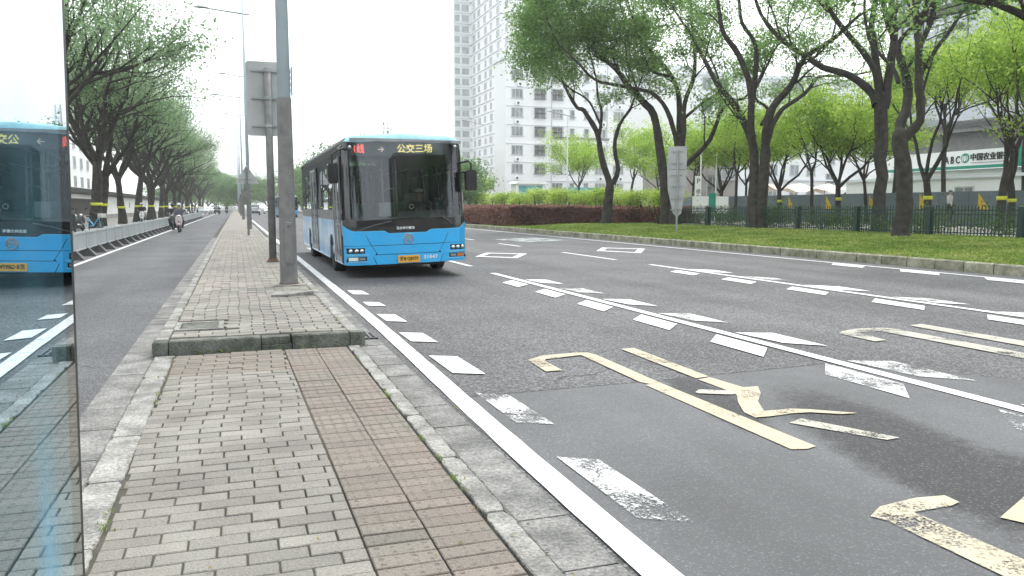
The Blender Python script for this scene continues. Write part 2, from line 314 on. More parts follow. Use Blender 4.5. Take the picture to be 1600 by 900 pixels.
def polysheet(name, polys, z, m, parent=None):
    b = MB()
    for p in polys: b.add([(q[0], q[1], z) for q in p], [tuple(range(len(p)))])
    o = b.build(name, m, parent)
    bm = bmesh.new(); bm.from_mesh(o.data)
    for f in bm.faces:
        f.normal_update()
        if f.normal.z < 0: f.normal_flip()
    bm.to_mesh(o.data); bm.free(); return o
def text(name, s, size, m, parent, loc, rot, extrude=.004, align='CENTER', sx=1., bold=0.):
    cu = bpy.data.curves.new(name, 'FONT'); cu.body = s; cu.size = size; cu.extrude = extrude; cu.align_x = align; cu.align_y = 'CENTER'; cu.offset = bold; cu.resolution_u = 3
    t = bpy.data.objects.new(name, cu); C.objects.link(t)
    me = bpy.data.meshes.new_from_object(t.evaluated_get(bpy.context.evaluated_depsgraph_get())); bpy.data.objects.remove(t)
    me.materials.clear(); me.materials.append(M[m]); o = link(name, me, parent, loc, rot); o.scale = (sx, 1, 1); return o
def skinned(name, verts, edges, radii, m, parent=None, sub=1, root=0):
    me = bpy.data.meshes.new(name); me.from_pydata(verts, edges, []); o = link(name, me, parent)
    me.materials.append(M[m]); o.modifiers.new('skin', 'SKIN')
    sv = me.skin_vertices[0].data if me.skin_vertices else None
    if sv is None:
        bm = bmesh.new(); bm.from_mesh(me); bm.verts.layers.skin.verify(); bm.to_mesh(me); bm.free(); sv = me.skin_vertices[0].data
    for i, r in enumerate(radii): sv[i].radius = (r, r) if not hasattr(r, '__len__') else r
    sv[root].use_root = True
    sb = o.modifiers.new('sub', 'SUBSURF'); sb.levels = sub; sb.render_levels = sub
    return o

# ------------------------------------------------------------------ SETTING: ground, roads, markings
FARY = 700.
struct('ground', MB().add([(-1500, -600, -.05), (1500, -600, -.05), (1500, 2500, -.05), (-1500, 2500, -.05)], [(0, 1, 2, 3)]), 'ground')
road = struct('main_road', MB().add([(1.42, -40, 0), (15.42, -40, 0), (15.42, FARY, 0), (1.42, FARY, 0)], [(0, 1, 2, 3)]), 'asphalt')
lroad = struct('side_road', MB().add([(-5.2, -40, 0), (-1.06, -40, 0), (-1.06, FARY, 0), (-5.2, FARY, 0)], [(0, 1, 2, 3)]), 'asphalt_left')
# newer, smoother asphalt laid over the near lanes
pa = [(1.46, -12), (1.46, 5.78), (3.1, 5.82), (5.0, 5.95), (5.9, 5.2), (6.6, 4.3), (8.2, 3.2), (8.4, -12)]
polysheet('asphalt_patch', [pa], .004, 'asphalt_patch', road)
seam = []
polysheet('patch_seam', [[(1.46, 5.77), (3.1, 5.81), (5.0, 5.94), (5.0, 5.96), (3.1, 5.835), (1.46, 5.795)]], .006, 'asphalt_dark', road)
ZM = .011
def jit(s): return random.uniform(-s, s)
def strip(name, x0, x1, y0, y1, m='white', n=1, z=ZM, wob=0., parent=None):
    p0 = []; p1 = []
    N = max(2, n)
    for i in range(N+1):
        y = y0+(y1-y0)*i/N
        p0.append((x0+random.uniform(-wob, wob), y)); p1.append((x1+random.uniform(-wob, wob), y))
    return polysheet(name, [p0+p1[::-1]], z, m, parent or road)
_l = [-20+i*.3 for i in range(110)]+[13+i*2 for i in range(60)]
def _ex(y): t = min(1, max(0, (y-3)/8)); return 1.46+.08*t*t*(3-2*t)
polysheet('edge_line', [[(_ex(y)+jit(.003), y) for y in _l]+[(_ex(y)+.155+jit(.003), y) for y in _l[::-1]]], ZM, 'white', road)
strip('lane_line', 5.19, 5.33, -10, 16.6, 'white', 8)
strip('lane_line', 9.71, 9.85, 2, 17.8, 'white', 8)
strip('lane_line', 9.71, 9.85, 19.7, 23.5, 'white', 3)
for k in range(9):
    strip('lane_line', 5.3, 5.44, 18.7+k*6, 21.2+k*6, 'white', 2)
    strip('lane_line', 9.7, 9.84, 27.5+k*6, 30+k*6, 'white', 2)
strip('edge_line', 14.5, 14.64, -10, 110, 'white', 30)
strip('edge_line', -3.86, -3.74, -10, 200, 'white', 40, parent=lroad)
def dash(pts, m='white', nm='slow_marking'): polysheet(nm, [pts], ZM, m, road)
for y, L_, x0, x1 in ((13.94, .78, 1.76, 2.04), (12.17, .62, 1.76, 2.03), (10.72, .85, 1.73, 2.0), (9.04, .78, 1.71, 2.0), (7.52, 1.0, 1.71, 2.0), (5.86, 1.03, 1.7, 1.96), (4.18, 1.1, 1.69, 1.94), (2.5, 1.1, 1.69, 1.94), (.8, 1.1, 1.69, 1.94)):
    dash([(x0+.02, y), (x1-.02, y-.13), (x1, y-L_), (x0+.03, y-L_+.13)], 'white_worn' if y < 6.5 else 'white')
for k in range(9):
    y = 14.85-k*1.78
    dash([(4.77, y-.4), (5.11, y), (5.11, y-.92), (4.77, y-1.32)], 'white_worn' if y < 7.6 else 'white')
    dash([(5.39, y+.05), (5.78, y-.12), (5.78, y-1.02), (5.46, y-.72)], 'white_worn' if k % 2 else 'white')
for k in range(7):
    y = 16.0-k*2.0
    dash([(9.1, y-.35), (9.5, y), (9.46, y-1.0), (9.09, y-1.35)])
    dash([(9.9, y+.2), (10.32, y-.25), (10.25, y-1.1), (9.9, y-.75)], 'white_worn' if k % 2 else 'white')
for k in range(7):
    y = 16.7-k*2.2
    dash([(14.02, y-.45), (14.46, y), (14.46, y-1.1), (14.02, y-1.5)])
# hollow diamond-ish crossing warnings further up and a faded patch between them
def hollow(pts, w=.14):
    c = np.mean(np.array(pts), 0); inner = [tuple(c+(np.array(p)-c)*(1-w*2.1)) for p in pts]
    b = [[pts[i], pts[(i+1) % 4], inner[(i+1) % 4], inner[i]] for i in range(4)]
    polysheet('diamond_marking', b, ZM, 'white', road)
hollow([(6.52, 22.25), (7.41, 24.07), (8.45, 23.15), (7.46, 21.26)])
hollow([(11.13, 23.88), (12.25, 25.8), (13.3, 24.58), (11.92, 22.29)])
hollow([(7.0, 31.5), (8.4, 35.5), (9.2, 34), (7.8, 30)])
dash([(10.79, 33.83), (13.18, 35.44), (13.56, 31.98), (11.19, 30.54)], 'white_faint', 'faded_marking')
dash([(2.3, 27), (4.8, 27), (4.8, 29.2), (2.3, 29.2)], 'white_faint', 'faded_marking')
# yellow lettering painted on the bus lane (strokes surveyed on the ground)
def ylet(pts, ox, oy, s, m='yellow', z=ZM, nm='painted_letter'): polysheet(nm, [[tuple(G(ox+a/s, oy+b/s)[:2]) for a, b in pts]], z, m, road)
ylet([(400, 685), (470, 663), (640, 648), (700, 648), (745, 660), (1050, 795), (1010, 806), (960, 796), (665, 660), (487, 681), (485, 690), (572, 736), (490, 743)], 700, 350, 3.2)
ylet([(865, 630), (930, 624), (1305, 768), (1240, 777)], 700, 350, 3.2)
ylet([(170, 256), (240, 240), (1095, 590), (1050, 605), (960, 607)], 960, 530, 3.478)
ylet([(455, 225), (520, 213), (700, 268), (780, 262), (795, 300), (780, 345), (812, 396), (770, 435), (705, 405), (672, 350), (665, 310), (600, 280)], 960, 530, 3.478)
ylet([(770, 434), (815, 399), (960, 386), (1060, 390), (1320, 410), (1240, 416), (1060, 406), (960, 412), (850, 428)], 960, 530, 3.478, 'yellow', ZM+.002)
ylet([(440, 295), (462, 280), (640, 288), (672, 302), (640, 309), (450, 302)], 960, 530, 3.478, 'yellow_pale', ZM+.002)
ylet([(950, 462), (1015, 438), (1550, 543), (1480, 556)], 960, 530, 3.478, 'yellow_pale')
ylet([(90, 138), (105, 125), (200, 106), (380, 100), (470, 108), (1700, 340), (1700, 378), (1100, 262), (370, 122), (215, 133), (405, 183), (330, 192)], 1290, 490, 4.287, 'yellow_pale')
ylet([(565, 83), (640, 74), (1700, 252), (1700, 290), (600, 92)], 1290, 490, 4.287, 'yellow_pale')
ylet([(960, 560), (1000, 518), (1150, 482), (1270, 472), (1330, 500), (1300, 515), (1140, 542), (1700, 785), (1850, 900), (1700, 900), (1030, 578)], 1000, 600, 2.667, 'yellow_worn')
ylet([(1500, 565), (1620, 460), (1720, 440), (1720, 600), (1600, 588)], 1000, 600, 2.667, 'yellow')

# ------------------------------------------------------------------ the island: near flush part and raised part
isl = struct('island_pavement', MB().box(-.62, 1.04, -6, 8.28, -.04, .012), 'mortar')
PVx, PVy = .246, .113
pm = [MB().box(-PVx/2+.0045, PVx/2-.0045, -PVy/2+.0038, PVy/2-.0038, -.02, .024, 0, .004).mesh('paver', 'paver') for _ in range(1)][0]
pmr = MB().box(-PVx/2+.0045, PVx/2-.0045, -PVy/2+.0038, PVy/2-.0038, -.02, .024, 0, .004).mesh('paver_red', 'paver_red')
tb = MB().box(-.127, .127, -.0515, .0515, -.02, .024, 0, .004)
for bx in (-.095, -.032, .032, .095):
    for by in (-.026, .026): tb.add([(bx-.012, by-.01, .024), (bx+.012, by-.01, .024), (bx+.012, by+.01, .024), (bx-.012, by+.01, .024), (bx, by, .030)], [(0, 1, 4), (1, 2, 4), (2, 3, 4), (3, 0, 4)])
tmesh = tb.mesh('tactile_paver', 'paver_red')
cnt = 0; stuffp = MB()
def jit(s): return random.uniform(-s, s)
rows = int((8.22+3)/PVy)
for r in range(rows):
    y = -2.9+r*PVy
    if y > 8.2: break
    xl, xr = -.6+.012*math.sin(y*2), .475-.012*max(0, y-3)
    off = (r % 2)*PVx/2+.02*math.sin(r*.37)
    x = xl-off
    while x < xr-.03:
        a, b_ = max(x, xl), min(x+PVx, xr)
        if b_-a > .022:
            full = b_-a > PVx*.97
            zz = .006*math.sin(y*1.7+x*3)+jit(.002)
            red = y > 7.25
            if y > 2.35 and cnt < 296:
                if full: o = link('paver', pmr if red else pm, isl, ((a+b_)/2, y+jit(.0015), zz), (jit(.012), jit(.008), jit(.008)))
                else:
                    o = MB().box(-(b_-a)/2+.0045, (b_-a)/2-.0045, -PVy/2+.0038, PVy/2-.0038, -.02, .024, 0, .004).build('paver', 'paver_red' if red else 'paver', isl, loc=((a+b_)/2, y, zz))
                cnt += 1
            else: stuffp.box(a+.006, b_-.006, y-PVy/2+.005, y+PVy/2-.005, -.02, .024+zz, 0, .004)
        x += PVx
    for c_ in range(2):
        x0_ = .479-.012*max(0, y-3); w_ = (1.035-x0_)/2; xx = x0_+w_*(c_+.5)+.004*math.sin(y*1.5)
        if y > 2.2:
            o = link('tactile_paver', tmesh, isl, (xx, y+jit(.002), .006*math.sin(y*1.7+xx*3)+jit(.002)), (jit(.012), jit(.01), jit(.006))); o.scale = ((w_-.008)/.254, 1, 1)
stuffp.build('paver_field', 'paver', isl)['kind'] = 'stuff'

def stones(name, parent, x0, x1, ys, z0, z1, m, gap=.006, rough=.008, ch=.01):
    """a run of stones, each its own object with slightly broken edges"""
    for a, b_ in zip(ys[:-1], ys[1:]):
        n = 16 if a < 14 else 3; vs = []; fs = []; w0 = w1 = 0.; ph = random.random()*9
        for i in range(n+1):
            y = a+gap+(b_-a-2*gap)*i/n; w0 = w0*.6+jit(rough*.45); w1 = w1*.6+jit(rough*.45); j0 = abs(w0)+(rough*.8 if i in (0, n) else 0); j1 = abs(w1)+(rough*.8 if i in (0, n) else 0); jz = jit(.0012)+.002*math.sin(ph+y*5)
            vs += [(x0+j0, y, z0), (x0+j0, y, z1-ch), (x0+j0+ch, y, z1+jz), (x1-j1-ch, y, z1+jz), (x1-j1, y, z1-ch), (x1-j1, y, z0)]
        for i in range(n):
            for k in range(5): fs.append((i*6+k, i*6+k+1, (i+1)*6+k+1, (i+1)*6+k)[::-1])
        fs += [(0, 1, 2, 3, 4, 5), tuple(n*6+k for k in (5, 4, 3, 2, 1, 0))]
        MB().add(vs, fs).build(name, m, parent)
def run(a, b, s): 
    l = [a]
    while l[-1] < b: l.append(l[-1]+s*random.uniform(.9, 1.1))
    l[-1] = b; return l
struct('gutter_bed', MB().box(-1.09, -.6, -8, 140, -.05, -.012).box(1.03, 1.5, -8, 140, -.05, -.012), 'mortar')
stones('kerb_stone', isl, -.78, -.602, run(-2, 8.25, .95), -.03, .026, 'granite', rough=.014, ch=.005)
stones('gutter_slab', isl, -1.07, -.785, run(-2, 40, .62), -.03, .008, 'gutter', rough=.006)
stones('kerb_stone', isl, 1.045, 1.165, run(-2, 8.25, .9), -.03, .028, 'granite', rough=.02, ch=.005)
stones('gutter_slab', isl, 1.17, 1.44, run(-2, 40, .55), -.03, .008, 'gutter', rough=.008)
# raised part
RZ = .15
rais = struct('raised_island', MB().box(-.66, 1.12, 8.46, 300, -.02, RZ-.012), 'mortar')
stones('kerb_stone', rais, -.79, -.665, run(8.3, 45, .98), -.02, RZ, 'granite', rough=.01)
stones('kerb_stone', rais, 1.075, 1.2, run(8.47, 45, .98), -.02, RZ, 'granite', rough=.012)
MB().box(-.79, -.665, 45, 300, -.02, RZ).box(1.075, 1.2, 45, 300, -.02, RZ).build('far_kerb', 'granite', rais)
for a, b_, z in [(-.66, .2, RZ), (.2, .5, RZ-.004), (.5, 1.08, RZ+.003)]:   # end kerb across the island
    if a == .2:
        MB().box(a+.004, b_-.004, 8.32, 8.45, -.02, .066, 0, .008).build('kerb_stone', 'kerb_dark', rais)
        MB().box(a+.004, b_-.02, 8.335, 8.45, .07, z, 0, .008).build('kerb_stone', 'kerb_dark', rais)
    else: MB().box(a+.004, b_-.004, 8.31, 8.45, -.02, z+.004, 0, .012).build('kerb_stone', 'kerb_dark', rais)
MB().box(-.80, -.664, 8.26, 8.44, -.02, RZ+.006, 0, .012).build('corner_stone', 'kerb_dark', rais)
MB().prism([(1.084, 8.32), (1.2, 8.3), (1.24, 8.34), (1.24, 8.46), (1.084, 8.46)], 'z', -.02, RZ+.004).build('corner_stone', 'kerb_dark', rais)
bw, bh = .262, .135
pmf = MB().box(-bw/2+.006, bw/2-.006, -bh/2+.005, bh/2-.005, -.02, .012, 0, .004).mesh('paver', 'paver')
pmf2 = MB().box(-bw/2+.006, bw/2-.006, -bh/2+.005, bh/2-.005, -.02, .012, 0, .004).mesh('paver', 'paver_far')
cnt = 0; st = MB()
r = 0; y = 8.47+bh/2
def bumpz(x, y): return .018*math.exp(-((x-.75)**2/.05+(y-12.3)**2/.5))+.012*math.exp(-((x+.45)**2/.03+(y-10.6)**2/.8))+.008*math.exp(-((x-.1)**2/.1+(y-13.5)**2/3))
while y < 46:
    off = (r % 2)*bw/2+.01*math.sin(r*.5); x = -.655-off
    while x < 1.04:
        a, b_ = max(x, -.655), min(x+bw, 1.07)
        hole = (-.68 < (a+b_)/2 < -.14 and 8.9 < y < 9.62) or (.66 < (a+b_)/2 < .98 and 13.45 < y < 13.8)
        if b_-a > .06 and not hole:
            zz = RZ+bumpz((a+b_)/2, y)+jit(.003)
            if cnt < 296 and b_-a > bw*.98:
                link('paver', pmf if y < 12 else pmf2, rais, ((a+b_)/2, y+jit(.003), zz), (jit(.03), jit(.015), jit(.012))); cnt += 1
            else: st.box(a+.006, b_-.006, y-bh/2+.005, y+bh/2-.005, RZ-.02, zz+.012, 0, .004)
        x += bw
    y += bh; r += 1
st.build('paver_field', 'paver_far', rais)['kind'] = 'stuff'
MB().box(-.66, 1.07, 46, 300, RZ-.01, RZ+.01).build('far_paving', 'paver_far', rais)
# inspection cover, drain grate, loose slab
cov = thing('inspection_cover', 'rectangular stone framed inspection cover set in the raised island corner', 'manhole cover', (-.41, 9.25, RZ), .0)
f = MB().box(-.245, .245, -.3, -.24, -.02, .02, 0, .004).box(-.245, .245, .24, .3, -.02, .02, 0, .004).box(-.245, -.19, -.24, .24, -.02, .02, 0, .004).box(.19, .245, -.24, .24, -.02, .02, 0, .004); f.build('frame', 'granite', cov)
MB().box(-.18, .18, -.23, .23, -.02, .012, 0, .004).build('lid', 'kerb_dark', cov)
gr = thing('drain_grate', 'cast iron gutter drain grate beside the end of the raised island', 'drain grate', (1.3, 8.86, .008))
MB().box(-.125, .125, -.2, .2, -.02, .0).build('pit', 'black', gr)
f = MB()
for i in range(5): f.box(-.12+i*.055, -.095+i*.055, -.2, .2, .001, .02)
for i in range(4): f.box(-.125, .13, -.2+i*.125, -.175+i*.125, .002, .017)
f.build('bars', 'steel_dark', gr)
sl = thing('loose_slab', 'cracked concrete slab lying tilted on the pavers in front of the lamp post', 'paving slab', (.72, 11.95, RZ+.035))
MB().prism([(-.28, -.12), (-.02, -.17), (.1, -.08), (.32, -.02), (.33, .1), (.02, .12), (-.22, .15)], 'z', -.02, .03).build('slab', 'granite', sl); sl.rotation_euler = (.05, -.04, 0)
pc = thing('post_footing', 'broken cement footing around the lamp post base', 'footing', (.8, 13.65, RZ))
MB().prism([(-.26, -.2), (.0, -.26), (.25, -.18), (.3, .12), (.1, .26), (-.2, .2)], 'z', -.01, .03).build('cement', 'granite', pc)

# fallen leaves, grit and a few weeds along the joints
n_ = 420; lx = np.where(RNG.random(n_) < .6, RNG.choice([1.17, 1.42, -.6, -1.06, 1.03], n_)+RNG.normal(size=n_)*.03, RNG.uniform(-.9, 1.5, n_)); ly = RNG.uniform(2.2, 16, n_)
def leaves(name, P, size, m, parent=None, flat=.5, asp=.55, loc=None):
    N = len(P); n = RNG.normal(size=(N, 3)); n[:, 2] = n[:, 2]*.6+flat*2*np.sign(RNG.random(N)+.2); n /= np.linalg.norm(n, axis=1)[:, None]
    a = np.cross(n, RNG.normal(size=(N, 3))); a /= np.linalg.norm(a, axis=1)[:, None]; bb = np.cross(n, a)
    s = (size*RNG.uniform(.6, 1.35, N))[:, None]
    V = np.stack([P+a*s*.5, P+bb*s*.5*asp+n*s*.08, P-a*s*.5, P-bb*s*.5*asp+n*s*.08], 1).reshape(-1, 3)
    me = bpy.data.meshes.new(name); me.vertices.add(4*N); me.vertices.foreach_set('co', V.ravel())
    me.loops.add(4*N); me.loops.foreach_set('vertex_index', np.arange(4*N, dtype=np.int32)); me.polygons.add(N)
    me.polygons.foreach_set('loop_start', np.arange(0, 4*N, 4, dtype=np.int32))
    me.update(calc_edges=True); me.materials.append(M[m]); return link(name, me, parent, loc)
tag(leaves('fallen_leaves', np.stack([lx, ly, np.where(ly > 8.45, RZ+.022, .036)], 1), .022, 'litter', flat=2.5), 'small fallen leaves and grit scattered over the island paving', 'leaf litter', kind='stuff')
wc = []
for k in range(60):
    x, y = random.choice([(-.603, random.uniform(3, 8)), (1.04, random.uniform(3, 8)), (random.uniform(-.6, 1), 8.29), (1.06, random.uniform(8.6, 20)), (-.66, random.uniform(8.6, 20)), (.8+jit(.22), 13.7+jit(.2))]); z = .03 if y < 8.4 else RZ+.015
    wc.append(np.array([[x, y, z]])+np.abs(RNG.normal(size=(14, 3)))*np.array([.012, .03, .012])*np.sign(RNG.normal(size=(14, 3))*np.array([1, 1, 0])+np.array([0, 0, 1])))
tag(leaves('weeds', np.concatenate(wc), .02, 'grass', flat=.3, asp=.3), 'tiny weeds growing in the joints of the island kerbs', 'weeds', kind='stuff')

# ------------------------------------------------------------------ right verge: kerb, grass, footway
rk = struct('verge_kerb', MB().box(15.44, 15.6, -10, 400, -.03, .12), 'mortar')
ys = run(8, 62, .8); 
stones('kerb_stone', rk, 15.42, 15.6, ys, -.02, .23, 'kerb_right', gap=.014, rough=.006, ch=.025)
MB().box(15.42, 15.6, 62, 400, -.02, .2).box(15.42, 15.6, -20, 8, -.02, .2).build('far_kerb', 'kerb_right', rk)
def vz(x, y): return .2+.17*min(1, max(0, (x-15.6)/6))+.02*math.sin(x*1.3+y*.7)
b = MB(); nx, ny = 22, 90
xs = [15.6+(x/nx)**1.2*11 for x in range(nx+1)]; ysv = [-20+i*(140/ny) for i in range(ny+1)]
b.add([(x, y, vz(x, y)) for y in ysv for x in xs], [(j*(nx+1)+i, j*(nx+1)+i+1, (j+1)*(nx+1)+i+1, (j+1)*(nx+1)+i) for j in range(ny) for i in range(nx)])
struct('verge_ground', b, 'soil', smooth=True)
struct('footway_right', MB().box(26.6, 140, -60, 300, .0, .36).box(15.6, 26.6, 120, 300, 0, .3), 'concrete')
struct('footway_left', MB().box(-60, -5.2, -60, 400, -.04, .12), 'concrete')

# grass and clover over the verge, denser nearer
N = 150000
gy = 6+46*RNG.random(N)**1.5; gx = 15.62+RNG.random(N)*9.2
keep = ~((gy > 47) & (gx > 16)); gx, gy = gx[keep], gy[keep]
gz = .2+.17*np.clip((gx-15.6)/6, 0, 1)+.02*np.sin(gx*1.3+gy*.7)+RNG.random(len(gx))*.06
tag(leaves('grass', np.stack([gx, gy, gz], 1), .075, 'grass', flat=.25), 'short mixed grass and clover covering the verge behind the kerb', 'grass', kind='stuff')

# ------------------------------------------------------------------ trees
def rv(s=1.): return Vector((random.gauss(0, s), random.gauss(0, s), random.gauss(0, s)))
def grow(segs, tips, p, d, L, r, lv, kids, spread=.75, up=.12, wig=.16):
    n = 4 if lv else 3; pts = [p.copy()]; rr = [r]
    for i in range(n):
        d = (d+rv(wig)+Vector((0, 0, up))).normalized(); p = p+d*L/n; pts.append(p.copy()); rr.append(r*(1-.55*(i+1)/n))
    segs.append((pts, rr))
    if lv == 0:
        tips += [pts[-1], pts[-2], pts[1]]; return
    for c in range(kids[-lv] if lv <= len(kids) else 3):
        t = random.uniform(.35, 1.); i = min(n-1, int(t*n)); q = pts[i].lerp(pts[i+1], t*n-i)
        ax = rv(); ax = (ax-d*ax.dot(d)).normalized()
        nd = (d*(1-spread*.45)+ax*spread+Vector((0, 0, .05))).normalized()
        grow(segs, tips, q, nd, L*random.uniform(.5, .72), rr[i]*.62, lv-1, kids, spread, up, wig)
    grow(segs, tips, pts[-1], d, L*.6, rr[-1], lv-1, kids, spread, up, wig)
def segmesh(segs, name, m, parent, nmax=9):
    b = MB()
    for pts, rr in segs: b.tube(pts, rr, nmax if rr[0] > .12 else (5 if rr[0] > .035 else 3), cap=False, gnarl=.055 if rr[0] > .06 else 0)
    return b.build(name, m, parent, smooth=True)
def clump(tips, per, rad, fl=.55):
    T = np.array([tuple(t) for t in tips]); T = np.repeat(T, per, 0)
    o = RNG.normal(size=T.shape)*rad; o[:, 2] *= fl; return T+o

def spreading_tree(name, label, cat, H, fork, nl, lean, per, rad, leaf, leafm, barkm, r0=.3, kids=(3, 4), group=None, L0=None, flare=1.5, band=False, spread=.8, tilt=(.45, .9), zmin=.5):
    t = thing(name, label, cat, group=group)
    segs = []; tips = []
    p = Vector((0, 0, -.1)); pts = [p]; rr = [r0*flare]; d = Vector((lean, random.uniform(-.05, .05), 1)).normalized()
    for i in range(5):
        p = p+d*(fork+.1)/5; d = (d+rv(.05)).normalized(); pts.append(p); rr.append(r0*(1-.05*i) if i else r0*1.12)
    segs.append((pts, rr)); top = pts[-1]
    for k in range(nl):
        a = 2*PI*k/nl+random.uniform(-.4, .4); tl = random.uniform(*tilt)
        dd = Vector((math.cos(a)*tl, math.sin(a)*tl, 1)).normalized()
        grow(segs, tips, top-Vector((0, 0, random.uniform(0, .5))), dd, (L0 or (H-fork)*.52)*random.uniform(.85, 1.15), r0*random.uniform(.5, .68), 2, kids, spread)
    segmesh(segs, 'trunk', barkm, t)
    tips = [q for q in tips if q.z > zmin*H]
    P = clump(tips, per, rad); leaves('crown', P, leaf, leafm, t)
    if band:
        b = MB(); b.tube([(pts[2].x, pts[2].y, 1.4), (pts[2].x, pts[2].y, 1.58)], r0*1.14, 12); b.build('reflective_band', 'tape', t, smooth=True)
    return t

def traced_tree(label, dep, limbs, trunk_r, blobs, per=42, rad=.34, leaf=.17, leafm='leaf_cam', sprout=.5, seed=1, group='camphor trees along the verge', extra=0):
    """limbs: list of (polyline in sight-line coordinates, r0, r1, depth drift); first one is the trunk"""
    random.seed(seed)
    base = D(*limbs[0][0][0], dep); t = thing('camphor_tree', label, 'tree', tuple(base), group=group)
    segs = []; tips = []; B = Vector(base)
    for li, (pl, r0, r1, dr) in enumerate(limbs):
        r0 *= .84; r1 *= .84
        n = len(pl); pts = []; rr = []
        for i, (x, y) in enumerate(pl):
            u = i/(n-1); pts.append(Vector(D(x, y, dep+dr*u))-B); rr.append(r0+(r1-r0)*u)
        # smooth the polyline
        P2 = [pts[0]]; R2 = [rr[0]]
        for i in range(n-1):
            a = pts[max(i-1, 0)]; b_ = pts[i]; c = pts[i+1]; e = pts[min(i+2, n-1)]
            for s_ in (.33, .66, 1.):
                q = .5*((2*b_)+(c-a)*s_+(2*a-5*b_+4*c-e)*s_**2+(3*b_-a-3*c+e)*s_**3)
                P2.append(q+rv(r1*.12)); R2.append((rr[i]+(rr[i+1]-rr[i])*s_)*random.uniform(.93, 1.07))
        segs.append((P2, R2))
        if li == 0: continue
        m_ = len(P2)
        for i in range(int(m_*.45), m_):
            if random.random() < sprout or i == m_-1:
                d = (P2[i]-P2[i-1]).normalized(); ax = rv(); ax = (ax-d*ax.dot(d)).normalized()
                grow(segs, tips, P2[i], (d*.8+ax*.8+Vector((0, 0, .35))).normalized(), random.uniform(1.3, 2.6), R2[i]*.45, 1, (3,), .8, .1)
        # the limb's own end carries on upward
        d = (P2[-1]-P2[-3]).normalized(); grow(segs, tips, P2[-1], d, 2.4, R2[-1], 2, (3, 3), .75, .12)
    P0, R0 = segs[0]; up_ = (P0[-1]-P0[-3]).normalized()
    segs[0] = (P0+[P0[-1]+up_*R0[-1]*.5, P0[-1]+up_*R0[-1]*.8], [R0[0]*1.35, R0[1]*1.08]+R0[2:-1]+[R0[-1]*.92, R0[-1]*.6, R0[-1]*.15])
    segmesh(segs, 'trunk', 'bark', t, 12)
    P = clump(tips, per, rad)
    for (x, y, rx, ry, dd, k) in blobs:
        c = Vector(D(x, y, dep+dd))-B; sc = (dep+dd)/F_PX
        # clumps of foliage scattered on and in an ellipsoid
        nc = int(k); q = RNG.normal(size=(nc, 3)); q /= np.linalg.norm(q, axis=1)[:, None]; q *= (RNG.random(nc)**.45)[:, None]
        q = q*np.array([rx*sc, rx*sc*.8, ry*sc])+np.array(tuple(c))
        q = np.repeat(q, per, 0); o = RNG.normal(size=q.shape)*rad; o[:, 2] *= .6; P = np.concatenate([P, q+o])
        for _ in range(max(1, nc//12)):   # twigs inside the foliage
            e = q[random.randrange(len(q))]; s0 = Vector(e); segs2 = []
    leaves('crown', P, leaf, leafm, t); return t

traced_tree('camphor tree with slim forked trunk right of the red hedge corner, nearest the bus', 49.5, [
    ([(947, 352), (950, 320), (954, 286)], .38, .3, 0),
    ([(953, 288), (940, 245), (932, 205), (912, 173), (902, 168), (885, 140), (872, 108), (860, 70)], .24, .07, 2),
    ([(958, 287), (966, 265), (960, 230), (968, 195), (985, 170), (992, 150)], .2, .06, -2),
    ([(936, 212), (940, 178), (934, 150), (931, 120), (920, 80)], .13, .05, 1),
    ([(940, 200), (925, 166), (913, 152), (890, 138), (868, 120)], .1, .04, 0)],
    .36, [(850, 95, 48, 45, 1, 60), (905, 60, 60, 40, 0, 60)], seed=3, sprout=.25, per=38)
traced_tree('double trunked camphor tree behind the tall back of the shield shaped sign', 47, [
    ([(1052, 354), (1058, 300), (1062, 250), (1062, 215)], .46, .34, 0),
    ([(1040, 352), (1038, 290), (1030, 228), (1022, 180), (1000, 155), (982, 135), (962, 107), (935, 85), (907, 55), (880, 30)], .36, .09, 2),
    ([(1060, 240), (1055, 212), (1042, 172), (1022, 147), (1000, 140), (960, 132), (930, 125), (900, 95), (876, 72)], .19, .06, -2),
    ([(1062, 248), (1062, 215), (1061, 155), (1050, 120), (1012, 75), (986, 48), (970, 10)], .24, .08, 3),
    ([(1050, 120), (1020, 112), (1006, 90), (1000, 60), (985, 20)], .12, .05, 1),
    ([(1063, 245), (1068, 205), (1070, 160), (1083, 125), (1086, 90), (1080, 20), (1078, -40)], .2, .08, -1),
    ([(1066, 262), (1085, 245), (1110, 217), (1131, 168), (1162, 154)], .2, .08, -3),
    ([(1070, 184), (1098, 160), (1124, 142), (1118, 110), (1100, 70)], .12, .05, -2)],
    .42, [(860, 25, 70, 65, 0, 190), (835, 85, 42, 48, -1, 85), (950, 20, 80, 55, 0, 190), (900, 95, 40, 30, 1, 24), (1000, 60, 40, 40, 2, 40), (880, -60, 110, 50, 0, 80), (1020, 110, 30, 15, 2, 7), (1100, 10, 40, 40, 0, 18)], seed=5, sprout=.4)
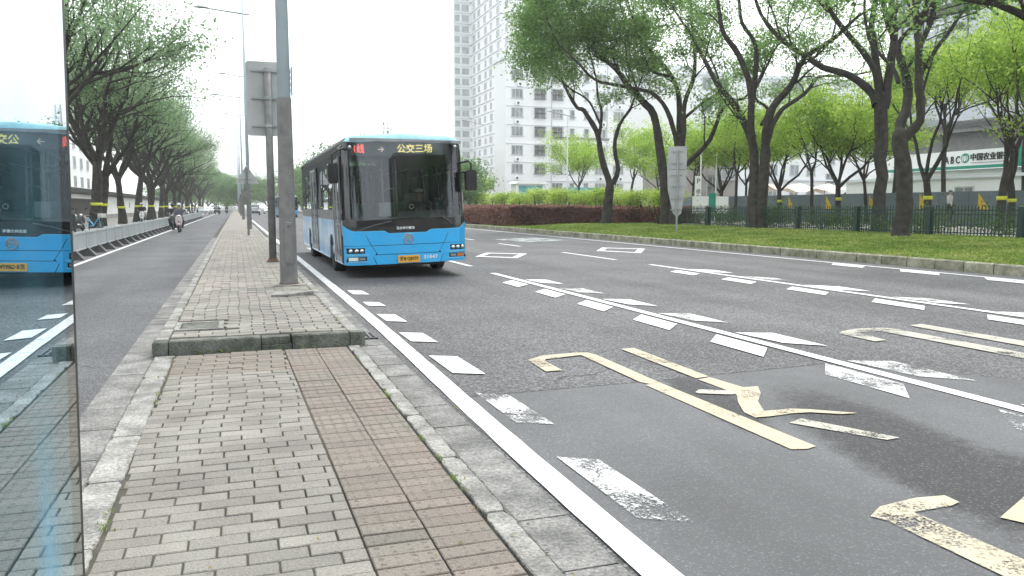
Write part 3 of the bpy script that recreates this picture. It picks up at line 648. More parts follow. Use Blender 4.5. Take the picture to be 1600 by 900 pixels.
traced_tree('thick camphor tree with two fused trunks in the middle of the green railings', 39.6, [
    ([(1188, 360), (1189, 320), (1193, 270), (1195, 232)], .38, .29, 0),
    ([(1180, 359), (1177, 320), (1179, 270), (1176, 225), (1169, 206), (1148, 164), (1120, 130), (1092, 77), (1075, 45)], .36, .09, 1.5),
    ([(1175, 215), (1173, 190), (1173, 140), (1155, 87), (1131, 52), (1124, 17), (1118, -30)], .24, .08, -2),
    ([(1176, 160), (1181, 110), (1180, 68), (1159, 35), (1155, 0), (1150, -40)], .17, .07, 1),
    ([(1196, 230), (1197, 206), (1208, 168), (1236, 133), (1257, 91), (1299, 63), (1325, 40)], .26, .09, -3),
    ([(1198, 225), (1206, 200), (1222, 171), (1257, 147), (1278, 121), (1306, 119)], .17, .07, 2),
    ([(1190, 195), (1200, 170), (1178, 150), (1195, 110), (1215, 70), (1240, 50)], .13, .05, 2)],
    .45, [(1120, 15, 60, 36, 0, 22), (1220, 10, 80, 36, 1, 22), (1170, -60, 130, 40, 0, 50), (1260, 85, 34, 16, 0, 6), (1080, 60, 24, 40, -1, 9)], seed=8, sprout=.34, per=38, leaf=.13)
traced_tree('straight trunked camphor tree close behind its thicker leaning neighbour', 35.5, [
    ([(1375, 362), (1374, 320), (1377, 250), (1378, 190), (1376, 150)], .35, .31, 0),
    ([(1370, 165), (1362, 146), (1330, 119), (1285, 105), (1264, 91), (1222, 63), (1190, 25), (1178, -10)], .24, .08, 3),
    ([(1374, 162), (1367, 110), (1341, 72), (1309, 35), (1290, 0), (1280, -40)], .2, .07, -2),
    ([(1376, 160), (1371, 120), (1365, 70), (1362, 35), (1372, -15)], .25, .12, 1),
    ([(1382, 170), (1390, 105), (1398, 52), (1393, 0), (1390, -50)], .24, .12, -1)],
    .4, [(1290, 5, 70, 34, 0, 18), (1350, -55, 120, 40, 0, 50), (1240, -20, 60, 30, 0, 14)], seed=11, sprout=.32, per=38, leaf=.13)
traced_tree('thick leaning camphor tree with a knotted fork, nearest the road on the right', 28.3, [
    ([(1407, 373), (1411, 335), (1412, 290), (1409, 235), (1405, 208)], .34, .29, 0),
    ([(1405, 215), (1408, 190), (1418, 164), (1416, 122), (1407, 94), (1397, 63), (1386, 30), (1376, -10)], .22, .12, 2),
    ([(1408, 222), (1425, 204), (1437, 188), (1438, 165), (1435, 122), (1435, 52), (1428, 0), (1424, -40)], .21, .11, -1),
    ([(1438, 130), (1441, 112), (1463, 77), (1485, 48), (1502, 21), (1523, 0)], .11, .06, -1),
    ([(1418, 120), (1410, 95), (1404, 66), (1430, 38), (1446, 12), (1452, -20)], .13, .08, 1),
    ([(1436, 90), (1439, 70), (1454, 30), (1460, 0), (1466, -40)], .12, .08, 0),
    ([(1404, 130), (1395, 105), (1375, 85), (1358, 60), (1350, 20)], .1, .06, 1)],
    .42, [(1390, -20, 50, 24, 0, 12), (1500, -5, 50, 20, 0, 12), (1420, -70, 100, 36, 0, 36)], seed=13, sprout=.24, leaf=.115, per=42)
traced_tree('camphor tree standing past the right edge, one bare limb reaching in at the top', 20, [
    ([(1760, 400), (1755, 330), (1740, 240), (1720, 160)], .36, .3, 0),
    ([(1720, 170), (1680, 90), (1640, 45), (1600, 26), (1562, 8), (1530, 3)], .17, .07, 0),
    ([(1722, 170), (1725, 90), (1730, 0), (1720, -80)], .24, .1, 1)],
    .4, [(1560, -12, 40, 16, 0, 16), (1660, -60, 90, 40, 0, 30)], seed=17, sprout=.3, leaf=.15, per=30)

# bright young street trees behind the railings
random.seed(21)
protoA = spreading_tree('street_tree', '', 'tree', 8.2, 3.0, 5, .02, 46, .45, .17, 'leaf_new', 'bark_l', .11, (3, 3), flare=1.25, band=False, spread=.8, tilt=(.45, .9), zmin=.5, L0=2.8)
protoB = spreading_tree('street_tree', '', 'tree', 8.4, 2.5, 5, .05, 46, .48, .17, 'leaf_new', 'bark_l', .17, (3, 3), flare=1.3, band=True, spread=.8, tilt=(.45, .85), zmin=.52, L0=3.1)
protoC = spreading_tree('street_tree', '', 'tree', 9.0, 3.6, 4, -.03, 40, .45, .17, 'leaf_new', 'bark_l', .12, (3, 3), flare=1.2, spread=.75, tilt=(.4, .75), zmin=.6, L0=2.7)
protoD = spreading_tree('street_tree', '', 'tree', 13.5, 6.6, 4, .02, 34, .55, .2, 'leaf_new', 'bark_l', .16, (3, 3), flare=1.3, spread=.8, tilt=(.4, .9), zmin=.6, L0=3.6)
protoE = spreading_tree('street_tree', '', 'tree', 9.5, 2.7, 3, .0, 46, .5, .17, 'leaf_new', 'bark_l', .19, (3, 3), flare=1.3, band=True, spread=.7, tilt=(.16, .4), zmin=.68, L0=4.0)
pos = [(905, 38, 1.25, 'A'), (850, 60, 1.3, 'A'), (985, 36, 1.05, 'C'), (1023, 37, .95, 'A'), (1083, 36, .95, 'A'), (1124, 37, .9, 'B'), (1148, 35, .9, 'C'), (1167, 39, .95, 'A'), (1220, 37, .9, 'B'), (1270, 35, .85, 'C'),
       (1312, 36, .95, 'B'), (1355, 38, .9, 'A'), (1451, 34, 1.05, 'E'), (1564, 33, 1.0, 'E'), (1582, 37, .95, 'E'), (1665, 34, 1.0, 'B'), (1474, 44, .95, 'D'), (1600, 46, 1.1, 'D'), (1395, 44, .85, 'D'), (760, 52, 1.0, 'B'), (735, 56, .9, 'A')]
lab = ['spring green tree in front of the eight storey block, beside its street lamp', 'pale green tree left of the eight storey block entrance', 'thin tree between the first two camphor trees', 'small tree just left of the shield shaped sign',
       'green tree just right of the shield shaped sign', 'bushy young tree left of the two fused trunks', 'slender young tree close left of the two fused trunks', 'young tree hidden behind the two fused trunks', 'young tree with stout trunk right of the two fused trunks',
       'thin forked young tree in front of the white building', 'stout banded tree with spreading limbs in front of the tarpaulin stall', 'young tree behind the straight camphor trunk', 'slim straight tree rising in front of the bank sign board', 'banded tree crossing the end of the bank sign',
       'second stem close behind the banded tree at the bank sign', 'street tree past the right edge of the bank', 'tall tree over the glass building upper right', 'tallest pale tree behind the bank sign, upper right', 'tree behind the two nearest camphor trunks', 'small round tree directly right of the bus mirror', 'small tree half hidden by the bus']
used = {}
for (px, X, s, k), lb in zip(pos, lab):
    th = YAW+math.atan((px-800)/1257.); Y = X/math.tan(th); pr = {'A': protoA, 'B': protoB, 'C': protoC, 'D': protoD, 'E': protoE}[k]; s *= 1.12 if k in 'ABC' and 1050 < px < 1360 else 1
    rz = random.uniform(0, 6.28)
    if k not in used: used[k] = 1; o = pr; o.location = (X, Y, .35); o.rotation_euler = (0, 0, rz); o.scale = (s,)*3; o['label'] = lb; o['group'] = 'bright young street trees'
    else: dup(pr, (X, Y, .35), rz, lb, 'bright young street trees', s)

# left row: tall dark trees over the side road
random.seed(31)
lp = [spreading_tree('roadside_tree', '', 'tree', 15, 3.6+i*.5, 5, [.12, -.02, .05][i], 38, .5, .17, 'leaf_left', 'bark', .31, (4, 4), group='tall trees along the side road', flare=1.45, band=True, spread=.8, tilt=(.4, 1.0), L0=5.6) for i in range(3)]
lys = [36, 43.5, 55.8, 60.5, 68.5, 76.8, 87.4, 96.2, 106, 116, 127, 139, 152, 166, 181, 197, 214, 232]
llab = ['nearest roadside tree, trunk hidden by the glass panel', 'leaning roadside tree at the edge of the glass panel', 'thick roadside tree with a yellow band behind the blue bicycle', 'second banded roadside tree, beside the wall vent', 'banded roadside tree third along the white wall',
        'roadside tree behind the rider in the white helmet', 'broad based roadside tree before the last wall bay', 'slim roadside tree before the end of the white wall']
for i, y in enumerate(lys):
    lb = llab[i] if i < 8 else 'distant tree of the dark roadside row, %s' % ['beside the end of the wall', 'behind the parked cars', 'past the scooter rider', 'half way down the row', 'in the dense middle of the row', 'behind the street sign', 'near the far bend', 'close to the far end', 'second last of the row', 'last of the row'][i-8]
    if i < 3: o = lp[i]; o.location = (-8.3, y, .12); o['label'] = lb; o.rotation_euler = (0, 0, random.uniform(-.3, .3))
    else: dup(lp[i % 3], (-8.4+random.uniform(-.3, .3), y, .12), random.uniform(0, 6.28), lb, 'tall trees along the side road', random.uniform(.8, .95) if i > 7 else random.uniform(.85, 1.))

for k, y in enumerate((26, 15, 4, -8, -20, -33, -47, -62)):
    dup(lp[k % 3], (-8.4, y, .12), random.uniform(0, 6.28), 'roadside tree along the side road behind the glass panel, '+['nearest','second','third','fourth','fifth','sixth','seventh','eighth'][k]+' from the view', 'tall trees along the side road', random.uniform(.85, 1.))
for k, y in enumerate((-3, -14, -26, -38, -52, -68)):
    dup(lp[(k+1) % 3], (18.5, y, .3), random.uniform(0, 6.28), 'verge tree on the right outside the view, '+['nearest','second','third','fourth','fifth','sixth','seventh','eighth'][k]+' from the camphor trees', 'camphor trees along the verge', random.uniform(.8, .95))
bR = thing('office_block', 'grey office block down the road behind the camera, seen only in reflections', 'building', (6, -150, 0))
MB().box(-30, 24, -20, 0, 0, 13).build('wall', 'gate', bR)
MB().box(24, 70, -30, 0, 0, 34).build('wing', 'bld_grey', bR)

# far trees closing the view, trees behind the bus
random.seed(41)
ft = spreading_tree('distant_tree', 'soft green distant tree closing the side road at the horizon', 'tree', 12, 1.6, 6, 0, 40, .9, .42, 'leaf_far', 'bark', .25, (3, 3), zmin=.12, tilt=(.4, 1.5), group='distant trees down the road')
ft.location = (-2.5, 260, 0)
for x, y, s, lb in [(-9, 300, 1.3, 'low hazy tree mass left of the far parked cars'), (-14, 240, 1.1, 'distant tree behind the far parked cars'), (-4, 380, 1.5, 'faint tree closing the end of the side road'), (6, 420, 1.6, 'faint tree closing the end of the main road'), (1.6, 235, .85, 'light green tree at the far end of the island'), (-12, 270, 1.1, 'hazy distant tree left of the vanishing point'), (-7, 330, 1.3, 'palest distant tree at the vanishing point'), (12, 330, 1.2, 'hazy distant tree over the far cars'), (19, 250, 1.1, 'distant tree behind the dark van'),
                    (20, 225, 1.1, 'distant tree left of the second bus'), (19.5, 200, 1.1, 'distant tree over the second bus'), (19.5, 178, 1.1, 'distant tree right of the second bus'), (20, 155, 1.1, 'distant tree behind the grey lamp post'), (20.5, 135, 1.1, 'far verge tree left of the bus tail'), (20, 117, 1.05, 'far verge tree behind the tail of the bus'), (21, 98, .7, 'verge tree hidden behind the bus roof'),
                    (22, 84, .6, 'verge tree hidden behind the bus windscreen'), (26, 130, 1.2, 'tree crown showing over the bus roof')]:
    dup(ft, (x, y, 0), random.uniform(0, 6), lb, 'distant trees down the road', s)

# ------------------------------------------------------------------ hedge, cloud-pruned shrubs, plants on the railings
def hedge_pts(x0, x1, y0, y1, z0, z1, n):
    P = np.stack([RNG.uniform(x0, x1, n), RNG.uniform(y0, y1, n), RNG.uniform(z0, z1, n)], 1)
    f = RNG.integers(0, 10, n)
    P[f < 4, 2] = z1+RNG.normal(size=(f < 4).sum())*.05
    P[(f >= 4) & (f < 7), 1] = y0+RNG.normal(size=((f >= 4) & (f < 7)).sum())*.07
    P[f >= 7, 0] = x0+RNG.normal(size=(f >= 7).sum())*.07
    P[:, 2] += .06*np.sin(P[:, 0]*2.1)*np.sin(P[:, 1]*1.3); return P
h = thing('hedge', 'long clipped hedge with dark red leaves running along the kerb behind the bus', 'hedge')
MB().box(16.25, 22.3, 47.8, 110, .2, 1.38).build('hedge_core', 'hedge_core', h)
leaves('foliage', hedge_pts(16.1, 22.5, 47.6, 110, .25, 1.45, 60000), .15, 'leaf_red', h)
h = thing('hedge', 'short dark red hedge between the two left camphor trees and the sign', 'hedge')
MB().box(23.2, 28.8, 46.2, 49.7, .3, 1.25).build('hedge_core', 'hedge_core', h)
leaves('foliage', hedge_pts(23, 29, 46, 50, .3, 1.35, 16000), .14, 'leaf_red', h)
random.seed(51)
def shrub(lb, x, y, h_, r_, group='bright cloud pruned shrubs behind the hedge', m='leaf_shrub', loc=None):
    t = thing('pruned_shrub', lb, 'shrub', (x, y, .3), group=group); segs = []; c = []
    for k in range(4):
        a = random.uniform(0, 6.3); q = Vector((math.cos(a)*r_*.6, math.sin(a)*r_*.6, h_*random.uniform(.8, 1)))
        segs.append(([Vector((0, 0, 0)), q*.5+rv(.05), q], [.06, .05, .03])); c.append(q)
    segmesh(segs, 'stems', 'bark_l', t)
    P = np.concatenate([np.repeat(np.array([tuple(q)]), 420, 0)+RNG.normal(size=(420, 3))*np.array([r_*.42, r_*.42, .24]) for q in c]); leaves('foliage', P, .13, m, t)
    return t
sh0 = shrub('', 0, 0, 2.0, .8); sh1 = shrub('', 0, 0, 2.3, .9)
i = 0
wh = ['beside the bus mirror', 'second from the bus', 'third from the bus', 'before the small round tree', 'left of the kiosk poster', 'below the kiosk poster', 'just right of the kiosk poster', 'in the tallest clump', 'right of the tallest clump', 'at the end of the dense row', 'beside the slim camphor trunk', 'right of the slim camphor trunk', 'with long bare stems', 'closest to the shield shaped sign']
for k in range(26):
    px = (738+k*11.2) if k < 22 else (992, 1008, 1030, 1046)[k-22]; X = 24.2+.5*(k % 3); th = YAW+math.atan((px-800)/1257.); Y = X/math.tan(th)
    src = [sh0, sh1][k % 2]; s = random.uniform(.8, 1.0) if k < 22 else .85
    if k < 2: o = src; o.location = (X, Y, .3)
    else: o = dup(src, (X, Y, .3), random.uniform(0, 6), None, None, s)
    o['label'] = 'bright yellow green pruned shrub '+(wh[k//2] if k < 22 else wh[k-12])+(', taller and paler' if k % 2 and k < 22 else ', lower and nearer' if k < 22 else '')
# low dark shrubs and climbers just behind the railings
P = []
for k in range(50):
    y = random.uniform(8, 41); c = (25.4+random.uniform(-.3, .9), y, .5+random.uniform(0, .6)); P.append(np.array([c])+RNG.normal(size=(260, 3))*np.array([.35, .5, .28]))
tag(leaves('climbing_plants', np.concatenate(P), .12, 'leaf_vine'), 'tangled dark green shrubs growing behind and through the railings', 'shrubs', kind='stuff')

# ------------------------------------------------------------------ green railings on the verge
random.seed(61)
FX = 24.5; py = [8.4+3.72*i for i in range(10)]
fe = thing('railings', 'dark green metal railings with square posts and pointed bars along the verge', 'fence', (FX, 0, .38))
barm = MB().box(-.014, .014, -.014, .014, .05, 1.06).add([(-.014, -.014, 1.06), (.014, -.014, 1.06), (.014, .014, 1.06), (-.014, .014, 1.06), (0, 0, 1.16)], [(0, 1, 4), (1, 2, 4), (2, 3, 4), (3, 0, 4)]).mesh('bar', 'fence_green')
postm = MB().box(-.1, .1, -.1, .1, -.1, 1.1, 0, .03).mesh('post', 'fence_green')
nb = 0; far = MB()
for i, y in enumerate(py):
    link('post', postm, fe, (0, y, 0))
    if i < len(py)-1:
        MB().box(-.02, .02, y+.1, py[i+1]-.1, .93, .97).box(-.02, .02, y+.1, py[i+1]-.1, .78, .815).box(-.02, .02, y+.1, py[i+1]-.1, .12, .16).build('rail', 'fence_green', fe)
        for k in range(1, 27):
            yy = y+k*3.72/27
            if nb < 280: link('bar', barm, fe, (0.0, yy, 0)); nb += 1
            else: far.box(-.011, .011, yy-.011, yy+.011, .05, 1.12)
far.build('far_bars', 'fence_green', fe)['kind'] = 'stuff'

# ------------------------------------------------------------------ side-road barrier on the left
bf = thing('road_barrier', 'low pale grey steel barrier on black weighted feet beside the side road', 'barrier', (-4.22, 0, 0))
pb = MB().box(-.035, .035, -.035, .035, 0, .78, 0, .01).mesh('post', 'fence_grey')
fb = MB().add([(-.3, -.25, 0), (.3, -.25, 0), (.3, .25, 0), (-.3, .25, 0), (-.07, -.07, .24), (.07, -.07, .24), (.07, .07, .24), (-.07, .07, .24)], [(0, 1, 5, 4), (1, 2, 6, 5), (2, 3, 7, 6), (3, 0, 4, 7), (4, 5, 6, 7), (3, 2, 1, 0)]).mesh('foot', 'black')
pn = MB().box(-.025, .025, .04, 1.96, .68, .74).box(-.02, .02, .04, 1.96, .22, .26)
for k in range(22): pn.box(-.012, .012, .06+k*.087, .092+k*.087, .26, .68)
pn = pn.mesh('panel', 'fence_grey')
for i in range(48):
    y = 16.5+i*2.0
    link('post', pb, bf, (0, y, 0)); link('foot', fb, bf, (.0, y, 0)); link('panel', pn, bf, (0, y, 0))

# ------------------------------------------------------------------ white boundary wall with dark tiled coping, left
wl = thing('boundary_wall', 'white plastered wall with dark tiled coping behind the roadside trees', 'wall')
WX = -13.6
MB().box(WX-.25, WX, 95, 185, .1, 2.62).build('wall_face', 'wall_white', wl)
MB().box(WX-.3, WX+.08, 20, 185, .1, .62).build('plinth', 'bld_grey', wl)
MB().box(WX-.25, WX, 20, 95, 2.2, 2.62).build('lintel', 'wall_white', wl)
MB().box(WX-.2, WX-.08, 20, 95, .6, 2.2).build('dark_gate_panel', 'gate', wl)
MB().prism([(WX-.55, 2.62), (WX+.35, 2.62), (WX+.32, 2.74), (WX-.1, 3.2), (WX-.5, 2.74)], 'y', 19, 186).build('coping', 'tile_dark', wl)
for y in (99, 108, 120, 133, 140, 150, 158, 166, 174):
    MB().prism([(y-.12, 1.3), (y+.12, 1.3), (y+.26, 1.55), (y+.14, 1.8), (y+.16, 2.05), (y-.16, 2.05), (y-.14, 1.8), (y-.26, 1.55)], 'x', WX-.02, WX+.02).build('vase_opening', 'tile_dark', wl)

# ------------------------------------------------------------------ buildings
def shift(b, axis):
    if axis == 'x': b.v = [(y, -x, z) for x, y, z in b.v]
    return b
def winmesh(wd, ht, axis='y', cage=False, mull=1, far=False):
    """a window: recessed pane, frame bars and sill; axis y faces -y, axis x faces -x"""
    b = MB(); b.box(-wd/2, wd/2, -.02, .06, 0, ht, 0)
    for x in [-wd/2, wd/2]+[wd*(k+1)/(mull+1)-wd/2 for k in range(mull)]: b.box(x-.05, x+.05, -.07, .02, -.02, ht+.02, 1)
    b.box(-wd/2-.05, wd/2+.05, -.075, .02, ht-.04, ht+.05, 1); b.box(-wd/2-.12, wd/2+.12, -.16, .02, -.14, -.02, 1)
    if cage:
        for k in range(7): b.box(-wd/2+wd*k/6-.02, -wd/2+wd*k/6+.02, -.5, -.46, -.1, ht+.1, 2)
        for z in (-.1, ht/2, ht+.06): b.box(-wd/2-.02, wd/2+.02, -.5, .0, z, z+.04, 2)
    if far: return MB.mesh(shift(b, axis), 'window', ['win_hazed', 'win_frame', 'cage'])
    if axis == 'x': b.v = [(y, -x, z) for x, y, z in b.v]
    if axis == 'x+': b.v = [(-y, x, z) for x, y, z in b.v]
    return b.mesh('window', ['win', 'win_frame', 'cage'])
def Xat(px, Y): return Y*math.tan(YAW+math.atan((px-800)/1257.))
acm = MB().box(-.4, .4, -.45, -.08, 0, .6, 0, .03).tube([(0, -.47, .3), (0, -.44, .3)], .22, 14, 1).mesh('air_conditioner', ['bank_white', 'steel_dark'])
# eight storey white block
YA = 125.; bA = thing('apartment_block', 'white eight storey apartment block with barred windows and air conditioners', 'building', (0, YA, 0))
xa0, xa1 = Xat(790, YA), Xat(1075, YA)
MB().box(xa0, xa1, 0, 6, 0, 25.2).build('wall', 'bld_white', bA)
MB().box(xa0-.3, xa1+.3, -.3, 6.3, 25.2, 25.9).build('parapet', 'bld_cool', bA)
w18 = winmesh(1.9, 1.4, mull=2); w18c = winmesh(1.9, 1.4, cage=True, mull=1); w06 = winmesh(.8, 1.4, mull=0)
random.seed(71)
for fl in range(1, 8):
    z = fl*3.02+.95+(.0)
    for px, kind in [(808, 'w'), (843, 'c'), (870, 'c'), (893, 's'), (915, 's'), (937, 'w'), (965, 'w'), (995, 'c'), (1022, 's'), (1042, 'w')]:
        link('window', {'w': w18, 'c': w18c if random.random() < .5 else w18, 's': w06}[kind], bA, (Xat(px, YA), 0, z))
        if kind == 'w' and random.random() < .85: link('air_conditioner', acm, bA, (Xat(px, YA)+random.uniform(-.3, .5), 0, z-1.15))
    MB().box(xa0, xa1, -.12, 0, z-1.3, z-1.22).build('string_course', 'bld_cool', bA)
for px in (805, 830, 860, 1010, 1045): link('window', w18, bA, (Xat(px, YA), 0, .9))
for x in (Xat(861, YA), Xat(947, YA)): MB().tube([(x, -.1, 0), (x, -.1, 25)], .07, 6).build('drain_pipe', 'win_frame', bA)
MB().box(Xat(862, 118), Xat(955, 118), -7, 0, 0, 3.0).build('shop_front', 'win', bA)
MB().box(Xat(860, 118), Xat(957, 118), -8.2, 0, 3.0, 3.25).build('shop_canopy', 'steel_dark', bA)
MB().box(Xat(880, 118), Xat(955, 118), -7.3, -7.05, 3.4, 4.5).build('shop_sign', 'poster', bA)
MB().box(Xat(864, YA), Xat(950, YA), -.2, 0, 12.6, 13.0).build('awning', 'band_grey', bA)
# high rise
bH = thing('high_rise', 'tall white high rise tower with rows of small windows behind the apartment block', 'building')
MB().box(65.3, 96, 191, 226, 0, 86).build('wall', 'bld_white', bH)
MB().box(60.3, 65.3, 226, 227.5, 0, 84).build('wing', 'bld_white', bH)
w1 = winmesh(1.5, 1.5, 'x', mull=1, far=True); w2 = winmesh(2.2, 1.5, 'x', mull=2, far=True); w3 = winmesh(1.4, 1.6, mull=1, far=True); w4 = winmesh(2.0, 1.6, mull=1, far=True)
for fl in range(3, 27):
    z = fl*2.95+.9
    for k, y in enumerate((222.5, 218, 212, 207, 201)): link('window', [w1, w2][(k+fl // 3) % 2], bH, (65.28, y+random.uniform(-.5, .5), z))
    link('window', w1, bH, (65.28, 194, z))
    for x, wm in ((61.2, w3), (63.6, w4)): link('window', wm, bH, (x, 225.98, z))
    MB().box(65.0, 65.3, 198, 226, z-.75, z-.6).box(60.4, 65.3, 225.7, 226, z-.75, z-.6).build('balcony_ledge', 'bld_cool', bH)
# mid white building behind the young trees
YB = 92.; bB = thing('white_building', 'plain white building with dark square windows behind the young trees', 'building', (0, YB, 0))
xb0, xb1 = Xat(1075, YB), Xat(1372, YB)
MB().box(xb0, xb1, 0, 16, 0, 18.4).build('wall', 'bld_white', bB)
MB().box(xb0-.2, xb1+.2, -.2, 16.2, 18.4, 18.9).build('parapet', 'bld_cool', bB)
w22 = winmesh(1.35, 1.35, mull=1)
for fl in range(0, 6):
    for px in (1100, 1126, 1206, 1239, 1265, 1295): link('window', w22, bB, (Xat(px, YB), 0, fl*2.75+(1.9 if px > 1280 else 3.0)))
MB().box(xb0, xb1, -.3, 0, 5.0, 5.2).build('string_course', 'bld_cool', bB)
lv = MB().box(-1.2, 1.2, -.8, -.3, 0, .14).mesh('louvre', 'bank_white')
for k in range(13): link('louvre', lv, bB, (Xat(1345, YB), -.2, 3+k*.75))
# grey old building
bC = thing('grey_building', 'low grey brown building with barred window behind the white poles', 'building', (0, 74, 0))
x0, x1 = Xat(1075, 74), Xat(1152, 74)
MB().box(x0, x1, 0, 10, 0, 6.6).build('wall', 'bld_grey', bC); MB().box(x0-.3, x1+.3, -.4, 10, 6.6, 6.9).build('roof_slab', 'bld_cool', bC)
link('window', winmesh(1.3, 2.2, cage=True), bC, (Xat(1112, 74), 0, 2.4)); link('window', w18, bC, (Xat(1138, 74), 0, 4.4))
# bank and glass building, right; facade runs parallel to the road
XD = 55.; bD = thing('bank_building', 'glass fronted commercial building with a bank on its ground floor', 'building', (XD, 0, 0))
MB().box(0, 30, -10, 59, 0, 4.4).build('ground_floor', 'bank_white', bD)
MB().box(-.4, 30, -10, 60, 5.9, 7.25).build('grey_band', 'band_grey', bD)
MB().box(-1.3, 30, -10, 60.5, 7.25, 7.7).build('canopy_slab', 'band_grey', bD)
MB().box(-1.4, -1.25, -10, 60.6, 7.55, 7.9).build('canopy_edge', 'steel_dark', bD)
MB().box(1.2, 30, -10, 58, 7.7, 30).build('inner_wall', 'glass_back', bD)
MB().box(.98, 1.04, -10, 58, 7.7, 17.2).box(.98, 1.04, -10, 58, 17.9, 30).build('curtain_wall', 'curtain', bD)
MB().box(.4, 1.2, -10, 58.3, 17.2, 17.9).build('floor_beam', 'steel_dark', bD)
MB().box(-1.2, -1.16, -10, 60, 7.9, 9.2).build('glass_balustrade', 'curtain', bD)
mull = MB().box(-.06, .06, -.05, .05, 7.7, 17.2).box(-.06, .06, -.05, .05, 17.9, 30).mesh('mullion', 'win_frame')
for k in range(30): link('mullion', mull, bD, (.9, -8+k*2.25, 0))
for z in (10, 12.4, 14.8, 21, 25): MB().box(.86, .96, -10, 58, z, z+.1).build('transom', 'win_frame', bD)
MB().box(.9, 8, 58, 58.2, 7.7, 26).build('end_wall', 'bld_cool', bD)
text('letters', 'enuic', 1.3, 'bank_white', bD, (.3, onX(1470, 36, 55)[1], 16.3), (PI/2, 0, -PI/2), .08)
sg = thing('bank_sign', 'long white bank sign board with green lower edge and black lettering', 'sign', (XD-.45, 0, 0))
ye, ys_ = onX(1596, 300, XD)[1], onX(1392, 300, XD)[1]
MB().box(-.15, .4, ye, ys_, 4.65, 5.85).build('board', 'bank_white', sg)
MB().box(-.18, .4, ye-8, ys_, 4.42, 4.65).box(-.18, .4, ye-8, ye, 4.65, 5.85).build('green_edge', 'teal', sg)
def yat(px): return onX(px, 250, XD-.6)[1]
def fit(o, wd):
    xs_ = [v.co.x for v in o.data.vertices]; o.scale.x = wd/(max(xs_)-min(xs_))
fit(text('letters', 'A B C', .8, 'black_text', sg, (-.19, 49.75, 5.12), (PI/2, 0, -PI/2), .02, bold=.012), 1.45)
fit(text('letters', '中国农业银行', .6, 'black_text', sg, (-.19, 46.4, 5.25), (PI/2, 0, -PI/2), .02, bold=.01), 3.35)
b = MB(); b.tube([(-.2, 48.57, 5.25), (-.16, 48.57, 5.25)], .37, 24); b.build('emblem_disc', 'teal', sg)
b = MB(); yc = 48.57
b.box(-.225, -.2, yc-.028, yc+.028, 4.98, 5.42)
for sgn in (-1, 1):
    for z in (5.1, 5.22, 5.34): b.prism([(yc+sgn*.05, z-.07), (yc+sgn*.15, z+.04), (yc+sgn*.18, z+.13), (yc+sgn*.055, z+.015)], 'x', -.225, -.2)
    b.prism([(yc+sgn*.21, 5.44), (yc+sgn*.28, 5.3), (yc+sgn*.23, 5.05), (yc+sgn*.11, 4.95), (yc+sgn*.2, 5.12)], 'x', -.225, -.2)
b.build('emblem_grain', 'bank_white', sg)
MB().box(-.2, -.16, 44.3, 48.0, 4.84, 4.87).build('underline', 'band_grey', sg)
for px, wd in ((1528, 3.2), (1552, 1.8), (1600, 3.0), (1380, 1.6)):
    MB().box(-.06, .02, -wd/2, wd/2, .4, 3.1, 0).box(-.09, .0, -.05, .05, .4, 3.1, 1).build('shop_door', ['win', 'win_frame'], bD, loc=(0, yat(px), 0))
link('air_conditioner', MB().box(-.55, -.02, -.5, .5, 0, .9).tube([(-.58, 0, .45), (-.54, 0, .45)], .33, 16, 1).mesh('air_conditioner', ['bank_white', 'steel_dark']), bD, (0, yat(1396), 3.1))
# left side blocks behind the wall
bL = thing('residential_block', 'pale grey apartment block behind the roadside trees and white wall', 'building', (-24, 0, 0))
MB().box(-14, 0, 84, 122, 0, 17).build('wall', 'bld_cool', bL); MB().box(-14.3, .5, 83.6, 122.4, 17, 17.7).build('roof', 'bld_grey', bL)
MB().box(-14, 0, 128, 170, 0, 19).build('wall', 'bld_white', bL)
wx = winmesh(2.0, 1.6, 'x+', mull=1)
for fl in range(5):
    for y in (88, 94, 100, 106, 112, 118, 132, 138, 144, 150, 156, 162): link('window', wx, bL, (.02, y, fl*3.1+1.6))
wy = winmesh(1.8, 1.6, mull=1)
for fl in range(5):
    for x in (-2.2, -6, -10): link('window', wy, bL, (x, 83.98, fl*3.1+1.6))

# roadside furniture at the building line
random.seed(81)
hd = thing('hoarding', 'row of grey construction hoarding panels in front of the bank', 'hoarding', (38.5, 0, .35))
pm_ = MB().box(-.04, .04, .02, 1.96, 0, 1.95).mesh('panel', 'hoard')
tri = MB().prism([(.45, .95), (1.15, .95), (1.15, 1.85)], 'x', -.06, -.045).mesh('warning_stripe', 'yellow_flat')
for k in range(36):
    link('panel', pm_, hd, (0, 8+k*2, 0))
    if k % 2 == 0: link('warning_stripe', tri, hd, (0, 8+k*2+.2, 0))
cb = thing('site_cabin', 'white flat roofed site cabin behind the hoarding, in front of the bank', 'cabin', (46, 0, .35))
MB().box(0, 5, 36, 52, 0, 3.0).build('wall', 'bank_white', cb); MB().box(-.2, 5.2, 35.8, 52.2, 3.0, 3.2).build('roof', 'bld_cool', cb)
link('window', winmesh(1.4, 1., 'x'), cb, (0, 41, 1.4)); MB().box(-.04, .0, 45, 46, 0, 2.1).build('door', 'bld_cool', cb)
tp = thing('market_stall', 'stall under a sagging beige tarpaulin between the young trees', 'stall', (Xat(1265, 60), 60, .35))
P = [(-5+i*1.0, (j-1)*2.0, 3.0-.5*abs(j-1)+.22*math.sin(i*1.9+j)) for j in range(3) for i in range(11)]
MB().add(P, [(j*11+i, j*11+i+1, (j+1)*11+i+1, (j+1)*11+i) for j in range(2) for i in range(10)]).build('tarpaulin', 'tarp', tp, smooth=True)
for i in (-4.8, 0, 4.8): MB().tube([(i, -1.9, 0), (i, -1.9, 2.6)], .04, 6).build('pole', 'galv', tp)
